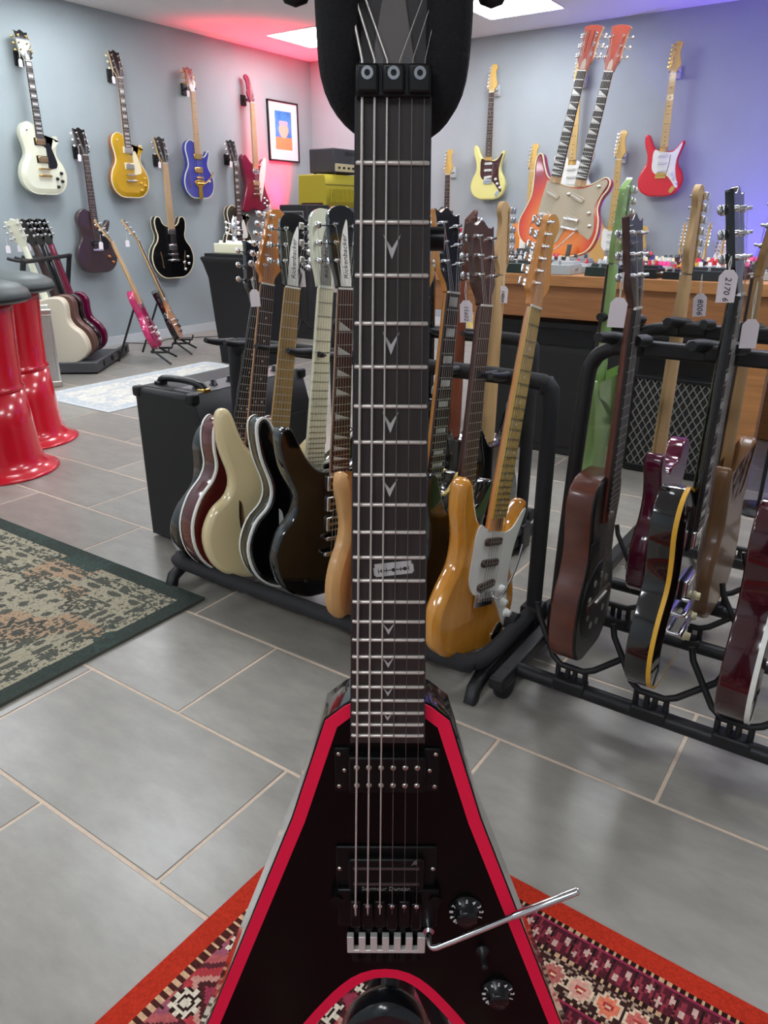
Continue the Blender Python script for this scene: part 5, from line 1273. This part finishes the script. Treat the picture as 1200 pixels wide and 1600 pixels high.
# locking tremolo
tm = mat('tremolo_black', '18181a', .3, .7)
br = MB().bbox((.002, Y(.665), zb+.005), (.094, .046, .006), .002).build('tremolo_bridge', tm, v)
for i in range(6):
    MB().bbox((sg_b[i], Y(.662+.003*(i % 2)), zb+.0125), (.0098, .032, .010), .0015).build('saddle', tm, br)
    MB().lathe([(.0022, 0), (.002, .0015), (.001, .0016)], (sg_b[i], Y(.651), zb+.0172), 8).build('saddle_screw', M_chrome, br)
ft = MB().bbox((.0005, Y(.7148), zb+.0095), (.0735, .0040, .006), .0008)
_ed = [-.0363]+[x for q in sg_b for x in (q-.0023, q+.0023)]+[.0373]
for k in range(7): ft.bbox(((_ed[2*k]+_ed[2*k+1])/2, Y(.7048), zb+.0095), (_ed[2*k+1]-_ed[2*k], .0171, .006), .0005)
ft = ft.build('fine_tuner_plate', mat('brushed_steel', 'dddad6', .4, .5), br)
for i in range(6):
    MB().cyl((sg_b[i], Y(.7175), zb+.006), (sg_b[i], Y(.7285), zb+.009), .0045, n=14).build('fine_tuner', tm, ft)
for s_ in (-1, 1): MB().cyl((s_*.0455, Y(.654), zb), (s_*.0455, Y(.654), zb+.010), .0058, n=14).build('pivot_stud', tm, br)
ar_ = MB().cyl((.0402, Y(.688), zb+.002), (.0402, Y(.688), zb+.013), .0052, n=14).tube([(.0402, Y(.688), zb+.010), (.0402, Y(.6885), zb+.019), (.0415, Y(.690), zb+.026), (.0453, Y(.6885), zb+.029), (.055, Y(.6822), zb+.030), (.085, Y(.6624), zb+.032), (.1147, Y(.6436), zb+.033)], .0027, 10, sub=4)
ar_.tube([(.112, Y(.6454), zb+.033), (.1147, Y(.6436), zb+.033), (.1664, Y(.6122), zb+.035), (.1678, Y(.6112), zb+.035)], [.0027, .0034, .0034, .0022], 12).build('whammy_bar', M_chrome, br)
# controls
for (x, s) in ((.0755, .674), (.112, .783)):
    kb = MB().lathe([(.0165, 0), (.0165, .002), (.0105, .005), (.0100, .012), (.0090, .0135), (.001, .0135)], (x, Y(s), zb), 24).build('knob', mat('knob_black', '101012', .25), v)
    for k in range(11):
        a = math.radians(-50+28*k)
        lettering('numeral', str(k % 11) if k < 11 else '', .0056, mat('numeral_white', 'e6e4e2', .5), kb, (x+.0140*math.cos(a), Y(s)+.0140*math.sin(a), zb+.0046), (0, 0, a-PI/2))
MB().lathe([(.0065, 0), (.006, .002), (.003, .003), (.0022, .014), (.003, .018), (.001, .019)], (.094, Y(.728), zb), 14).build('toggle_switch', M_blackm, v)
pose(v, bot, upv, -FWD)
v['label'] = 'black arrow-shaped electric guitar with red edge stripe hanging on a stand'

# stand: padded yoke round the neck, grey pole with knob, tripod feet
st = thing('guitar_stand', 'tall grey-pole guitar stand with black padded yoke behind the arrow-shaped guitar', 'guitar stand')
base = FWD*.60+RGT*.018; st.location = base
Mi = Matrix((RGT, FWD, UP)).transposed()
st.rotation_euler = Mi.to_euler()
def S(r, f, z): return (r-.018, f-.60, z)
pad = mat('black_plush', '17171b', .95, bump=.9, nscale=420)
cxn = .0055
MB().tube([S(cxn-.031, .515, 1.30), S(cxn-.033, .515, 1.22), S(cxn-.0335, .516, 1.16), S(cxn-.033, .519, 1.105), S(cxn-.0305, .527, 1.078), S(cxn-.018, .545, 1.062), S(cxn, .552, 1.058), S(cxn+.019, .545, 1.060), S(cxn+.0305, .527, 1.075), S(cxn+.0335, .519, 1.105), S(cxn+.0335, .516, 1.16), S(cxn+.0325, .515, 1.22), S(cxn+.033, .515, 1.30)],
    [.009, .0135, .0135, .0135, .0135, .0130, .0130, .0130, .0138, .0138, .0138, .0135, .009], 14, sub=4).build('yoke', pad, st)
MB().bbox(S(cxn+.008, .578, 1.055), (.034, .05, .05), .008).build('yoke_block', M_blackp, st)
gp = mat('grey_pole', '7d7d80', .35, .5)
MB().cyl(S(.018, .60, .30), S(.018, .60, 1.08), .0145, n=16).build('pole', gp, st)
MB().cyl(S(.018, .60, .10), S(.018, .60, .62), .018, n=16).build('lower_pole', M_blackm, st)
MB().cyl(S(.030, .60, .985), S(.046, .598, .985), .009, n=12).build('clamp_knob', M_blackp, st)
for a in (90, 215, 325):
    d = (math.cos(math.radians(a)), math.sin(math.radians(a)))
    MB().tube([S(.018+d[0]*.015, .60+d[1]*.015, .22), S(.018+d[0]*.12, .60+d[1]*.12, .035), S(.018+d[0]*.17, .60+d[1]*.17, .024)], .010, 8, sub=3).build('leg', M_blackm, st)
    MB().ell(S(.018+d[0]*.172, .60+d[1]*.172, .024), (.013, .013, .0115)).build('foot', M_rubber, st)
# lower rest pad seen in the notch of the body
rp_ = MB().prism(cr([(-.050, -.12), (-.050, -.12), (-.046, -.055), (-.030, -.018), (0, 0), (.030, -.018), (.046, -.055), (.050, -.12), (.050, -.12)], 4), 0, .03, .008)
zr = 1.068-.786
rp_.v = [tuple(Vector(S(.0015, .52, zr))+Vector((x, -z, y))) for x, y, z in rp_.v]
rp_ = rp_.build('rest_pad', mat('rest_green_black', '12161a', .25, coat=.4), st)
MB().cyl(S(.004, .535, zr-.06), S(.012, .60, zr-.03), .010).build('rest_arm', M_blackm, st)
for x in (-.012, .030): MB().ell(S(x, .489, zr-.044), (.0042, .0025, .0042)).build('screw', M_chrome, rp_)
